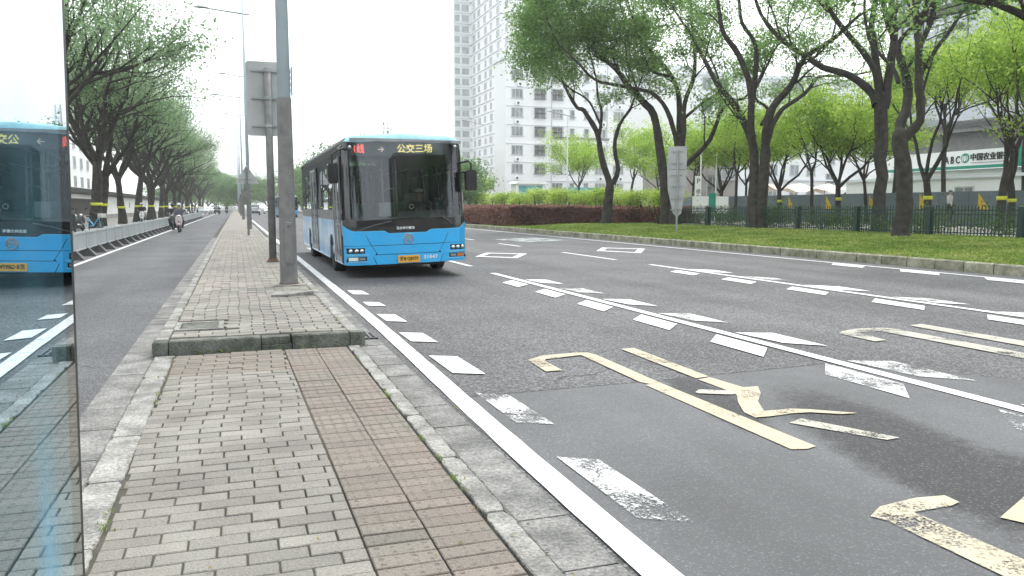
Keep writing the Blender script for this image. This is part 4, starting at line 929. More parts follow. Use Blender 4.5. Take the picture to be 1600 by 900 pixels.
MB().box(-5, 5, -1.2, 1.5, 0, 1.0).build('counter', 'bank_white', tp)
tg = thing('covered_stall', 'stall hung with a dark green tarpaulin beside the beige one', 'stall', (Xat(1333, 60), 60, .35))
MB().prism([(-1.6, 0), (1.6, 0), (1.5, 3.0), (.5, 2.8), (-1.4, 1.6)], 'y', -1, 1).build('tarpaulin', 'tarp_green', tg)
ks = thing('kiosk', 'white kiosk with a teal poster above the pruned shrubs', 'kiosk', (Xat(829, 80), 80, .3), 0, None); ks.scale = (.95, 1, 1.2)
MB().box(-1.7, 1.7, 0, 1.6, 0, 2.95).build('box', 'bank_white', ks); MB().prism([(-1.9, 2.95), (1.9, 2.95), (1.7, 3.2), (-1.7, 3.2)], 'y', -.3, 1.9).build('roof', 'bank_white', ks); MB().box(-1.4, 1.4, -.06, 0, 1.2, 2.8).build('poster', 'poster', ks)
gs = thing('notice_board', 'white notice board with a green centre panel behind the railings', 'sign', (Xat(1110, 44), 44, .35))
MB().box(-1.3, 1.3, -.04, .04, .7, 1.75).build('board', 'bank_white', gs); MB().box(-.15, .35, -.06, -.04, .72, 1.95).build('panel', 'teal', gs)
for x in (-1.1, 1.1): MB().tube([(x, 0, 0), (x, 0, .7)], .03, 6).build('leg', 'galv', gs)
ps = thing('parking_sign', 'narrow white parking sign with a letter P', 'sign', (Xat(1090, 46), 46, .35))
MB().box(-.22, .22, -.03, .03, .6, 3.1).build('board', 'bank_white', ps); text('letter', 'P', .5, 'black_text', ps, (0, -.04, 2.75), (PI/2, 0, 0)); text('letters', '停\n车\n场', .36, 'black_text', ps, (0, -.04, 1.7), (PI/2, 0, 0))
for px, Y, lb in ((1094, 55, 'left white flag pole in front of the grey building'), (1118, 55, 'right white flag pole in front of the grey building')):
    t = thing('flag_pole', lb, 'pole', (Xat(px, Y), Y, .35), group='white flag poles'); MB().tube([(0, 0, 0), (0, 0, 5.2)], .06, 8).build('shaft', 'bank_white', t); MB().ell((0, 0, 5.25), (.1, .1, .1)).build('finial', 'bank_white', t)

# ------------------------------------------------------------------ poles and signs on the island
def lamp_post(y, lb, parts=True, x=.74, first=False):
    t = thing('street_lamp', lb, 'street lamp', (x, y, RZ), group='tapered street lamps on the island')
    if first: MB().tube([(0, 0, -.05), (0, 0, .12), (0, 0, 3.05)], [.150, .142, .115], 8).build('shaft', 'pole_grey', t)
    else: MB().tube([(0, 0, -.05), (0, 0, 3.05)], [.142, .115], 8).build('shaft', 'pole_grey', t)
    MB().tube([(0, 0, 3.05), (0, 0, 9), (0, 0, 14.3)], [.108, .075, .05], 12).build('upper_shaft', 'pole_light', t, smooth=True)
    for z, l, r in ((14.3, 1.5, .9), (12.2, 2.1, .4)):
        MB().tube([(-l, 0, z+.18), (0, 0, z), (r, 0, z-.03)], [.04, .05, .04], 6).build('arm', 'galv', t)
        MB().ell((-l-.1, 0, z+.2), (.42, .13, .07)).build('lamp_head', 'galv', t)
    return t
t = lamp_post(13.7, 'nearest and thickest street lamp, grey below and pale above, on the island', first=True, x=.8)
MB().box(-.055, .055, -.155, -.1, .38, 1.05, 0, .012).build('service_door', 'pole_grey', t)
MB().tube([(0, -.165, .98), (0, -.15, .98)], .012, 8).build('lock', 'black', t)
MB().box(.118, .135, -.05, .05, 3.1, 3.55).build('number_plate', 'blue_sign', t)
for k in range(4): MB().box(.1, .117, -.056, -.05, 3.14+k*.1, 3.2+k*.1).build('numeral', 'white_text', t)
MB().tube([(0, 0, -.04), (0, 0, .05)], [.19, .155], 8).build('base_collar', 'rust', t)
for y, lb in ((49.2, 'second street lamp, behind the triangular sign'), (86.3, 'third street lamp along the island'), (122.5, 'fourth street lamp along the island'), (158, 'fifth street lamp along the island'), (194, 'sixth street lamp, far down the island'), (230, 'farthest street lamp on the island')):
    lamp_post(y, lb)
sp_ = thing('traffic_sign', 'back of a large rectangular traffic sign on a round pole behind the lamp post', 'traffic sign', (.79, 19.54, RZ))
MB().tube([(0, 0, -.02), (0, 0, 4.45)], .085, 14).build('pole', 'pole_grey', sp_, smooth=True)
def rrect(x0, x1, z0, z1, r=.07):
    p = []
    for cx, cz, a0 in ((x1-r, z1-r, 0), (x0+r, z1-r, 90), (x0+r, z0+r, 180), (x1-r, z0+r, 270)):
        for k in range(5): a = math.radians(a0+k*22.5); p.append((cx+r*math.cos(a), cz+r*math.sin(a)))
    return p
MB().prism(rrect(-.47, .47, 2.93, 4.62), 'y', .1, .115).build('panel', 'sign_back', sp_)
for z in (3.15, 3.78, 4.4):
    MB().box(-.36, .36, .05, .098, z-.02, z+.02).build('bracket', 'galv', sp_); MB().tube([(0, 0, z-.035), (0, 0, z+.035)], .1, 12).build('clamp', 'galv', sp_)
MB().tube([(0, 0, -.02), (0, 0, .1)], [.17, .1], 10).build('base_collar', 'rust', sp_)
ts = thing('warning_sign', 'back of a triangular warning sign on a thin pole in front of the second lamp', 'traffic sign', (.51, 36.9, RZ))
MB().tube([(0, 0, 0), (0, 0, 3.0)], .05, 10).build('pole', 'pole_grey', ts)
MB().prism([(-.5, 2.3), (.5, 2.3), (0, 3.12)], 'y', .06, .075).build('panel', 'sign_back', ts)
MB().box(-.33, .33, .03, .058, 2.45, 2.49).box(-.16, .16, .03, .058, 2.8, 2.84).build('bracket', 'galv', ts)
MB().tube([(0, 0, -.0), (0, 0, .06)], [.28, .2], 8).build('footing', 'granite', ts)
# shield-shaped sign seen from behind on the verge
qs = G(1055, 364, .3); q = thing('direction_sign', 'back of a tall pale pointed sign on a thin pole on the verge', 'traffic sign', tuple(qs), -.5)
dq = 37.; sc = dq/F_PX
def sz(y): return (364-y)*sc*.86
MB().tube([(.05, -.06, 0), (.05, -.06, sz(222))], .045, 8).build('pole', 'galv', q)
MB().prism([(-.37, sz(216)), (.42, sz(216)), (.44, sz(255)), (-.4, sz(255))], 'y', 0, .03).build('upper_panel', 'sign_back', q)
MB().prism([(-.4, sz(255.6)), (.44, sz(255.6)), (.40, sz(290)), (.24, sz(330)), (.06, sz(337)), (-.12, sz(330)), (-.36, sz(290))], 'y', 0, .03).build('lower_panel', 'sign_back', q)
for y in (225, 245, 265, 284, 305, 324): MB().box(-.22, .26, -.04, -.005, sz(y)-.02, sz(y)+.02).build('bracket', 'galv', q)
# lamp among the trees by the block, pole at (887) and post near the tower
for px, Y, lb in ((886, 70, 'white street lamp in front of the eight storey block'), (747, 95, 'slim lamp post right of the bus, before the small round tree')):
    t = thing('lamp_post', lb, 'street lamp', (Xat(px, Y), Y, .3)); H_ = 1.45+(323-(172 if px > 800 else 190))/1250.*Y
    MB().tube([(0, 0, 0), (0, 0, H_-.3)], [.1, .06], 8).build('shaft', 'bld_cool', t); MB().tube([(.9, 0, H_-.5), (0, 0, H_-.3), (-1.6, 0, H_)], .045, 6).build('arm', 'galv', t); MB().ell((-1.7, 0, H_), (.35, .12, .06)).build('lamp_head', 'galv', t)

# ------------------------------------------------------------------ the city bus
ROLL = -math.radians(1.7)
def yf(x, z):
    ax = abs(x); return .05*(ax/1.2)**2+(max(0, ax-1.02)**2)*4.2+max(0, z-1.15)*.05+max(0, z-2.72)**2*2.
def wid(z): return 1.245-max(0, z-1.2)*.035-max(0, z-2.6)**2*1.1
def lerp(a, b, t): return a+(b-a)*t
def patch(name, xl, xr, z0, zt, m, parent, off=.0, nx=10, nz=4, rim=.0):
    """a piece of the curved bus front between side lines xl(z), xr(z) and heights z0..zt(x), off metres proud"""
    fl = xl if callable(xl) else (lambda z: xl); fr = xr if callable(xr) else (lambda z: xr)
    zt0 = zt if not callable(zt) else zt(0); b = MB(); vs = []
    for j in range(nz+1):
        for i in range(nx+1):
            zn = lerp(z0, zt0, j/nz); x = lerp(fl(zn), fr(zn), i/nx)
            z = lerp(z0, zt(x) if callable(zt) else zt, j/nz); vs.append((x, yf(x, z)-off, z))
    fs = [(j*(nx+1)+i, j*(nx+1)+i+1, (j+1)*(nx+1)+i+1, (j+1)*(nx+1)+i) for j in range(nz) for i in range(nx)]
    # turned-in rim
    ring = [i for i in range(nx+1)]+[j*(nx+1)+nx for j in range(1, nz+1)]+[nz*(nx+1)+i for i in range(nx-1, -1, -1)]+[j*(nx+1) for j in range(nz-1, 0, -1)]
    o = len(vs); n = len(ring); vs += [vs[k] for k in ring]+[(vs[k][0], vs[k][1]+off+.004, vs[k][2]) for k in ring]
    fs += [(o+k, o+(k+1) % n, o+n+(k+1) % n, o+n+k) for k in range(n)]
    b.add(vs, fs); me = b.mesh(name, m)
    for p in me.polygons[:nx*nz]: p.use_smooth = True
    return link(name, me, parent)
def make_bus(label, detail=True):
    B = thing('city_bus', label, 'bus')
    def R(o):
        o.rotation_euler.y = ROLL; p_ = Vector(o.location); p_.rotate(Euler((0, ROLL, 0))); o.location = p_; return o
    Lb = 10.3
    # shell: side panels with wheel arches, roof, rear, floor
    def arch(yc, r=.52, z0=.28): return [(yc+r*math.cos(a), .36+r*math.sin(a)) for a in [PI+.15-(PI+.3)*k/10 for k in range(11)]]
    for s in (-1, 1):
        fy = yf(1.24, .5)+.02
        out = [(fy, .3)]
        for yc in (2.35, 7.9): out += [(p[0], max(.3, p[1])) for p in arch(yc)]
        out += [(Lb, .3), (Lb, 1.2), (fy, 1.2)]
        R(MB().prism(out, 'x', s*1.245, s*1.215).build('side_skirt', 'bus_side' if s < 0 else 'bus_blue', B))
        R(MB().box(min(s*1.24, s*1.2), max(s*1.24, s*1.2), fy, Lb, 1.2, 1.42).build('waist_band', 'band_grey', B))
        t_ = MB()
        for z0, z1 in ((2.36, 2.6), (2.6, 2.78)):
            t_.add([(s*wid(z0), fy+.1, z0), (s*wid(z0), Lb, z0), (s*wid(z1), Lb, z1), (s*wid(z1), fy+.2, z1)], [(0, 1, 2, 3)])
        R(t_.build('upper_side', 'bus_upper', B))
        # windows and pillars
        ys_ = [1.5, 2.75, 4.0, 5.25, 6.85, 8.0, 9.1, 10.15] if s < 0 else [.45, 1.75, 3.1, 4.4, 5.7, 7.0, 8.3, 9.4, 10.15]
        for a, c in zip(ys_[:-1], ys_[1:]):
            if s < 0 and abs(a-5.25) < .1: continue
            x0, x1 = s*wid(1.42), s*wid(2.36)
            R(MB().add([(x0-.006*s, a+.05, 1.42), (x0-.006*s, c-.05, 1.42), (x1-.006*s, c-.05, 2.36), (x1-.006*s, a+.05, 2.36)], [(0, 1, 2, 3)]).build('side_window', 'bus_glass', B))
        pl = MB()
        for a in ys_+([.42] if s < 0 else []):
            x0, x1 = s*wid(1.42), s*wid(2.36); pl.add([(x0, a-.05, 1.42), (x0, a+.05, 1.42), (x1, a+.05, 2.36), (x1, a-.05, 2.36), (x0-.05*s, a-.05, 1.42), (x0-.05*s, a+.05, 1.42), (x1-.05*s, a+.05, 2.36), (x1-.05*s, a-.05, 2.36)], [(0, 1, 2, 3), (0, 4, 5, 1), (1, 5, 6, 2), (3, 7, 4, 0)])
        R(pl.build('window_pillars', 'black', B))
    roof = MB(); vs = []; prof = [(-wid(2.78), 2.78), (-1.1, 2.87), (-.95, 2.92), (0, 2.965), (.95, 2.92), (1.1, 2.87), (wid(2.78), 2.78)]
    yr = [.15, .19, .4, 9.9, 10.3]
    for k, y in enumerate(yr):
        for x, z in prof: vs.append((x, y+(.05*(abs(x)/1.2)**2), z-((.16 if abs(x) < 1 else .09 if abs(x) < 1.15 else .0) if k == 0 else .03 if k == 1 else (.08 if k == 4 else 0))))
    roof.add(vs, [(j*7+i, j*7+i+1, (j+1)*7+i+1, (j+1)*7+i) for j in range(4) for i in range(6)]); ro = R(roof.build('roof', ['bus_roof', 'bus_upper'], B, smooth=True))
    for q_ in ro.data.polygons: q_.material_index = 1 if (q_.index % 6 in (0, 5) and q_.index > 5) else 0
    R(MB().box(-.7, .7, 5.5, 8.5, 2.9, 3.02, 0, .05).build('roof_unit', 'bus_roof', B))
    R(MB().box(-1.2, 1.2, Lb-.04, Lb, .3, 2.76).build('rear_panel', 'black_gloss', B))
    R(MB().box(-1.21, 1.21, .14, Lb-.05, .36, .42).box(-.7, .7, .2, Lb-.1, .24, .36).build('floor_frame', 'black', B))  # lower black chassis box is added for the shade under the bus
    R(MB().box(-1.21, -.55, 3.2, 7.0, .42, .48).box(-1.2, 1.2, 1.2, 10.2, .46, .5).build('floor', 'interior', B))
    # front skin (black) around the glass
    wg = 1.13
    sk = MB()
    def grid(x0, x1, z0, z1, nx, nz):
        vs = [(lerp(x0, x1, i/nx) if callable(x0) is False else 0, 0, lerp(z0, z1, j/nz)) for j in range(nz+1) for i in range(nx+1)]
        vs = [(x, yf(x, z), z) for x, _, z in vs]
        sk.add(vs, [(j*(nx+1)+i, j*(nx+1)+i+1, (j+1)*(nx+1)+i+1, (j+1)*(nx+1)+i) for j in range(nz) for i in range(nx)])
    grid(-1.24, 1.24, .3, 1.22, 20, 6)
    for s in (-1, 1):
        vs = []
        for j in range(9):
            z = lerp(1.22, 2.78, j/8)
            for i in range(4):
                x = s*lerp(wg-.03, wid(z), i/3); vs.append((x, yf(x, z), z))
        sk.add(vs, [(j*4+i, j*4+i+1, (j+1)*4+i+1, (j+1)*4+i) for j in range(8) for i in range(3)])
        vs = []
        for z in (.3, .9, 1.22, 1.8, 2.4, 2.78):
            vs += [(s*wid(z), yf(wid(z), z), z), (s*wid(z), .46, z)]
        sk.add(vs, [(2*k, 2*k+1, 2*k+3, 2*k+2) for k in range(5)])
    R(sk.build('front_skin', 'black_gloss', B, smooth=False))
    patch('top_band', -1.12, 1.12, 2.76, 2.82, 'bus_trim', B, .004, 12, 1); R(B.children[-1])
    def P(*a, **k): return R(patch(*a, **k))
    P('windscreen', -wg, wg, 1.2, 2.77, 'bus_glass_dark', B, off=.006, nx=14, nz=8)
    # blue panels with seams
    xc = lambda z: .61+(z-.49)*.6
    def top(x):
        ax = abs(x); 
        if ax < .38: return .915
        if ax < .46: return lerp(.915, .968, (ax-.38)/.08)
        if ax < 1.02: return .968+.01*(ax-.46)
        return .974+((ax-1.02)/.22)**2*.13
    P('bonnet_panel', lambda z: -xc(z)+.006, lambda z: xc(z)-.006, .69, top, 'bus_blue', B, off=.014, nx=30, nz=4)
    P('grille_panel', lambda z: -xc(z)+.006, lambda z: xc(z)-.006, .505, .678, 'bus_blue', B, off=.018, nx=16, nz=3)
    P('bumper', lambda z: -(.64+(z-.3)*.4)+.006, lambda z: (.64+(z-.3)*.4)-.006, .3, .493, 'bus_blue', B, off=.02, nx=16, nz=3)
    P('white_edge', -1.235, 1.235, .9, lambda x: top(x)+.012, 'bus_light', B, off=.008, nx=60, nz=1)
    for s in (-1, 1):
        a = lambda z: s*(xc(z)+.006); c = lambda z: s*1.243
        q = (a, c) if s > 0 else (c, a)
        P('corner_panel', *q, .69, top, 'bus_blue', B, off=.014, nx=12, nz=4)
        a2 = lambda z: s*(xc(z)+.006) if z > .5 else s*((.64+(z-.3)*.4)+.006); q = (a2, c) if s > 0 else (c, a2)
        P('lamp_panel', *q, .3, .683, 'bus_blue', B, off=.012, nx=12, nz=5)
        def sp(x0, x1): return (x0, x1) if s > 0 else (-x1, -x0)
        P('lamp_recess', *sp(.86, 1.2), .535, .645, 'black_gloss', B, off=.016, nx=6, nz=2)
        P('lamp_recess', *sp(.83, 1.19), .385, .465, 'black_gloss', B, off=.016, nx=6, nz=2)
        P('lamp_brow', *sp(.8, 1.22), .49, .522, 'bus_light', B, off=.035, nx=8, nz=2)  # both brow ridges: their highlight is put into the lighter blue
        P('lamp_brow', *sp(.8, 1.22), .352, .375, 'bus_light', B, off=.03, nx=8, nz=2)
        for k, x in enumerate((.92, 1.02, 1.125)):
            hl = R(MB().ell((s*x, yf(x, .59)-.018, .59), (.042, .02, .038), 12, 6).build('headlight', 'chrome', B, smooth=True))
        P('fog_lamp' if s < 0 else 'indicator', *sp(1.0, 1.17), .392, .458, 'lamp_white' if s < 0 else 'amber', B, off=.024, nx=4, nz=2)
        P('indicator', *sp(.86, .98), .4, .45, 'band_grey', B, off=.02, nx=3, nz=1)
        R(MB().ell((s*1.05, yf(1.05, 2.66)-.03, 2.66), (.035, .03, .035), 8, 5).build('marker_lamp', 'silver', B, smooth=True))
    # emblem, plate, lettering
    b = MB(); pts = [(math.cos(a)*.098, -.024, .8+math.sin(a)*.098) for a in [2*PI*k/24 for k in range(25)]]; b.tube(pts, .011, 6)
    for k, (zz, h) in enumerate(((.86, .035), (.815, .045), (.77, .04))):
        hw = (.07, .082, .06)[k]; b.prism([(-hw, zz-.03), (0, zz+.012), (hw, zz-.03), (hw, zz-.008), (0, zz+.036), (-hw, zz-.008)], 'y', -.034, -.016)
    R(b.build('emblem', 'chrome', B))
    R(MB().box(-.225, .215, -.048, -.03, .318, .462, 0, .004).build('licence_plate', 'plate', B))
    R(text('plate_text', '苏B·G8979', .1, 'black_text', B, (-.005, -.052, .39), (PI/2, 0, 0), .001, sx=.82, bold=.002))
    R(text('fleet_number', '31847', .1, 'white_text', B, (.44, -.018, .41), (PI/2, 0, 0), .001, sx=1.15, bold=.002))
    R(text('maker_text', '混合动力客车', .062, 'white_text', B, (-.04, -.006, 1.02), (PI/2, 0, 0), .001, bold=.001))
    # destination display behind the glass
    R(MB().box(-1.06, .9, .24, .3, 2.5, 2.74).build('display_panel', 'led_panel', B))  # panel grey is lightened to carry the sky's reflection
    rl = (PI/2-.0, 0, 0)
    R(text('display_text', '1线', .19, 'led_red', B, (-.86, .23, 2.625), rl, .001, sx=.8, bold=.004))
    R(text('display_arrow', '→', .16, 'led_wht', B, (-.42, .23, 2.62), rl, .001, bold=.002))
    R(text('display_text', '公交三场', .185, 'led_yel', B, (.26, .23, 2.625), rl, .001, sx=.98, bold=.003))
    # wipers
    for (xa, za, xb, zb) in ((-.32, 1.17, -1.0, .99), (.62, 1.28, .9, 1.08)):
        R(MB().tube([(xa, yf(xa, za)-.05, za), (lerp(xa, xb, .5), yf(xb, za)-.07, lerp(za, zb, .4)), (xb, yf(xb, zb)-.04, zb)], [.014, .012, .008], 5).tube([(xa-.25, yf(xa, 1.24)-.03, 1.22), (xa+.45, yf(xa, 1.24)-.03, 1.25)], .008, 4).build('wiper', 'steel_dark', B))
    # mirrors
    R(MB().tube([(-1.12, .28, 2.6), (-1.18, .1, 2.64), (-1.3, -.08, 2.6), (-1.42, -.12, 2.5), (-1.42, -.12, 2.34)], .02, 8).tube([(-1.2, .16, 2.7), (-1.3, .05, 2.62)], .02, 6).build('mirror_arm', 'black', B))
    m_ = R(MB().prism([(x-1.42, z+2.14) for x, z in rrect(-.1, .1, -.195, .195, .05)], 'y', -.2, -.06).build('mirror', 'black_gloss', B))
    R(MB().tube([(1.14, .22, 2.32), (1.3, .02, 2.36), (1.34, -.02, 2.3), (1.34, -.02, 2.15)], .022, 8).tube([(1.14, .2, 2.12), (1.34, -.02, 2.16)], .018, 6).build('mirror_arm', 'black', B))
    R(MB().prism([(x+1.32, z+1.97) for x, z in rrect(-.11, .11, -.22, .2, .05)], 'y', -.12, .03).build('mirror', 'black', B))
    # doors on the kerb side: leaves with aluminium frames and tall panes
    for y0, y1 in ((.44, 1.42), (5.35, 6.75)):
        D_ = R(MB().box(-1.235, -1.2, y0, y1, .34, 2.5).build('door_well', 'black', B))
        n = 2 if y1-y0 > 0 else 1; ww = (y1-y0)/n
        for k in range(n):
            a = y0+k*ww+.03; c = a+ww-.06
            lf = R(MB().box(-1.262, -1.24, a, a+.045, .36, 2.46).box(-1.262, -1.24, c-.045, c, .36, 2.46).box(-1.261, -1.24, a+.045, c-.045, 2.4, 2.46).box(-1.261, -1.24, a+.045, c-.045, .36, .46).box(-1.261, -1.24, a+.045, c-.045, 1.1, 1.14).build('door_leaf', 'silver', B))
            MB().box(-1.25, -1.243, a+.045, c-.045, .46, 2.4).build('pane', 'bus_glass', lf)
    for y in (.41, 1.45, 5.32, 6.78): R(MB().box(-1.27, -1.235, y-.022, y+.022, .34, 2.5).build('door_post', 'bus_trim', B))
    # wheels stand upright
    for yc in (2.35, 7.9):
        R(MB().box(-1.2, 1.2, yc-.56, yc+.56, .42, .95).build('wheel_housing', 'black', B))
        for s in (-1, 1):
            tr = MB(); prof2 = [(.10, .30), (.13, .44), (.105, .485), (-.105, .485), (-.13, .44), (-.1, .3)]; n = 28; vs = []
            for k in range(n):
                a = 2*PI*k/n
                for x, r_ in prof2: vs.append((s*1.1+x, yc+r_*math.cos(a), .485+r_*math.sin(a)))
            tr.add(vs, [(k*6+i, ((k+1) % n)*6+i, ((k+1) % n)*6+i+1, k*6+i+1) for k in range(n) for i in range(5)]); W = tr.build('wheel', 'rubber', B, smooth=True)
            rm = MB(); rm.tube([(s*1.14, yc, .485), (s*1.19, yc, .485)], [.3, .29], 24); rm.tube([(s*1.19, yc, .485), (s*1.235, yc, .485)], [.12, .1], 12)
            for k in range(8): a = 2*PI*k/8; rm.tube([(s*1.19, yc+.2*math.cos(a), .485+.2*math.sin(a)), (s*1.21, yc+.2*math.cos(a), .485+.2*math.sin(a))], .022, 6)
            rm.build('rim', 'silver', W)
    # interior
    R(MB().box(-1.1, 1.1, .3, .72, .5, 1.2).prism([(.25, 1.2), (.75, 1.24), (.75, 1.16), (.25, 1.12)], 'x', -1.1, 1.1).build('dashboard', 'interior', B))
    R(MB().box(-.1, 1.1, .5, .75, 1.2, 1.36, 0, .04).build('instrument_hood', 'interior', B))
    b = MB(); b.tube([(.55+.23*math.cos(a), .95+.17*math.sin(a), 1.3+.13*math.sin(a)) for a in [2*PI*k/16 for k in range(17)]], .016, 6); b.tube([(.55, .95, 1.3), (.55, .85, 1.0)], .03, 6); R(b.build('steering_wheel', 'black', B))
    b = MB(); b.tube([(.2+.045*math.cos(a), .5, 1.45+.045*math.sin(a)) for a in [2*PI*k/14 for k in range(15)]], .012, 6); R(b.build('dash_ring', 'bank_white', B))
    R(MB().box(.3, .8, 1.35, 1.85, .75, 1.0, 0, .04).box(.32, .78, 1.8, 1.92, 1.0, 1.75, 0, .04).build('driver_seat', 'interior', B))
    hr = MB(); hr.tube([(-.25, 1.25, .5), (-.25, 1.25, 2.5)], .02, 8).tube([(-.2, 1.6, .5), (-.2, 1.6, 1.75), (-.1, 1.6, 1.85), (.1, 1.6, 1.85)], .02, 8).tube([(.12, 1.7, .5), (.12, 1.7, 2.5)], .02, 8)
    for y in (3, 4.6, 6.2, 8): hr.tube([(-.3, y, .5), (-.3, y, 2.7)], .018, 6).tube([(.3, y, .5), (.3, y, 2.7)], .018, 6)
    hr.tube([(-.3, 1.2, 2.25), (-.3, 9.8, 2.25)], .016, 6).tube([(.3, 1.2, 2.25), (.3, 9.8, 2.25)], .016, 6); R(hr.build('handrails', 'silver', B))
    R(MB().box(-.35, -.1, 1.2, 1.42, 1.25, 1.55, 0, .02).tube([(-.22, 1.3, .5), (-.22, 1.3, 1.3)], .03, 8).build('fare_box', 'bld_cool', B))
    seat = MB().box(-.21, .21, -.2, .2, .4, .46, 0, .02).box(-.21, .21, .17, .24, .46, 1.05, 0, .02).box(-.15, .15, -.1, .12, 0, .4).mesh('passenger_seat', 'seat_green')
    for y in (2.6, 3.4, 4.2, 7.4, 8.2, 9.0, 9.8):
        for x in (-.95, -.5, .5, .95):
            if x < 0 and 5 < y < 7: continue
            o = link('passenger_seat', seat, B); p_ = Vector((x, y, .5)); p_.rotate(Euler((0, ROLL, 0))); o.location = p_; o.rotation_euler = (0, ROLL, 0)
    return B
bus1 = make_bus('blue city bus with black front and lit route display coming towards the camera')
BX, BY = 3.31, 16.2
bus1.location = (BX+.035, BY, 0); bus1.scale = (1.03, 1, 1)
bus2 = dup(bus1, (6.75, 112, 0), 0, 'distant blue city bus partly hidden behind the grey lamp post')

# ------------------------------------------------------------------ people
def person(label, J, jacket='cloth_dark', trousers='cloth_dark', hat='helmet', hatm='cloth_white', loc=(0, 0, 0), rz=0., scale=1.):
    """J: joints in metres; body one skinned surface, clothing and headgear as children"""
    t = thing('person', label, 'person', loc, rz); t.scale = (scale,)*3
    names = ['pelvis', 'chest', 'neck', 'head']; v = [J[n] for n in names]; e = [(0, 1), (1, 2), (2, 3)]; r = [.1, .11, .05, .085]
    def limb(att, pts, rad):
        p = att
        for q, rr in zip(pts, rad): v.append(q); r.append(rr); e.append((p, len(v)-1)); p = len(v)-1
    for s in ('l', 'r'):
        limb(1, [J['sh'+s], J['el'+s], J['wr'+s], J['ha'+s]], [.055, .042, .03, .035]); limb(0, [J['hip'+s], J['kn'+s], J['an'+s], J['toe'+s]], [.08, .058, .04, .03])
    skinned('body', v, e, r, 'skin', t, 1)
    v, e, r = [J['pelvis'], J['chest'], lerpv(J['chest'], J['neck'], .7)], [(0, 1), (1, 2)], [(.16, .12), (.19, .13), (.09, .08)]
    for s in ('l', 'r'): limb(1, [J['sh'+s], J['el'+s], J['wr'+s]], [.075, .06, .045])
    skinned('jacket', v, e, r, jacket, t, 1)
    v, e, r = [J['pelvis']], [], [(.155, .13)]
    for s in ('l', 'r'): limb(0, [J['hip'+s], J['kn'+s], J['an'+s]], [.1, .078, .06])
    skinned('trousers', v, e, r, trousers, t, 1)
    h = J['head']
    for s in ('l', 'r'):
        b = MB(); a, c = J['an'+s], J['toe'+s]; b.ell(((a[0]+c[0])/2, (a[1]+c[1])/2, (a[2]+c[2])/2), (.055, .14, .05), 8, 5)
        b.build('shoe', 'black', t, smooth=True)
        MB().ell((h[0]+(.03 if s == 'l' else -.03), h[1]-.088, h[2]+.01), (.012, .008, .008), 6, 4).build('eye', 'black', t)
    MB().ell((h[0], h[1]-.098, h[2]-.02), (.013, .02, .022), 6, 5).build('nose', 'skin', t, smooth=True)
    if hat == 'helmet':
        MB().ell((h[0], h[1]+.02, h[2]+.05), (.13, .15, .125), 14, 8).build('helmet', hatm, t, smooth=True); MB().ell((h[0], h[1]-.05, h[2]+.01), (.1, .085, .05), 12, 6).build('visor', 'black_gloss', t, smooth=True)
    else:
        MB().ell((h[0], h[1]+.01, h[2]+.075), (.11, .12, .045), 12, 6).prism([(h[0]-.08, h[1]-.09), (h[0]+.08, h[1]-.09), (h[0]+.05, h[1]-.16), (h[0]-.05, h[1]-.16)], 'z', h[2]+.045, h[2]+.055).build('cap', hatm, t, smooth=False)
    return t
def lerpv(a, b, t): return tuple(a[i]+(b[i]-a[i])*t for i in range(3))
RIDE = dict(pelvis=(0, .12, .78), chest=(0, .06, 1.16), neck=(0, .02, 1.36), head=(0, -.01, 1.5), shl=(-.19, .05, 1.28), shr=(.19, .05, 1.28), ell=(-.3, -.12, 1.06), elr=(.3, -.12, 1.06), wrl=(-.27, -.38, 1.02), wrr=(.27, -.38, 1.02), hal=(-.26, -.45, 1.02), har=(.26, -.45, 1.02),
            hipl=(-.11, .08, .74), hipr=(.11, .08, .74), knl=(-.22, -.3, .68), knr=(.22, -.3, .68), anl=(-.18, -.22, .3), anr=(.18, -.22, .3), toel=(-.18, -.38, .27), toer=(.18, -.38, .27))
SIT = dict(pelvis=(0, .3, 1.08), chest=(0, .3, 1.42), neck=(0, .27, 1.6), head=(0, .24, 1.74), shl=(-.19, .28, 1.53), shr=(.19, .28, 1.53), ell=(-.27, .08, 1.32), elr=(.27, .08, 1.32), wrl=(-.18, -.18, 1.36), wrr=(.18, -.18, 1.36), hal=(-.16, -.26, 1.38), har=(.16, -.26, 1.38),
           hipl=(-.1, .25, 1.04), hipr=(.1, .25, 1.04), knl=(-.16, -.2, 1.05), knr=(.16, -.2, 1.05), anl=(-.14, -.3, .66), anr=(.14, -.3, .66), toel=(-.14, -.45, .6), toer=(.14, -.45, .6))
person('bus driver in a dark uniform and white cap seated behind the windscreen', SIT, 'cloth_dark', 'cloth_dark', 'cap', 'cloth_white', (BX+.57, BY+1.25, .0))
WALK = dict(pelvis=(0, 0, .95), chest=(0, 0, 1.28), neck=(0, 0, 1.48), head=(0, -.02, 1.62), shl=(-.19, 0, 1.4), shr=(.19, 0, 1.4), ell=(-.25, .08, 1.12), elr=(.25, -.05, 1.12), wrl=(-.25, 0, .88), wrr=(.25, -.15, .9), hal=(-.25, -.03, .8), har=(.25, -.2, .83),
            hipl=(-.1, 0, .9), hipr=(.1, 0, .9), knl=(-.11, -.12, .5), knr=(.11, .05, .5), anl=(-.11, -.02, .09), anr=(.11, .25, .14), toel=(-.11, -.16, .04), toer=(.11, .12, .05))

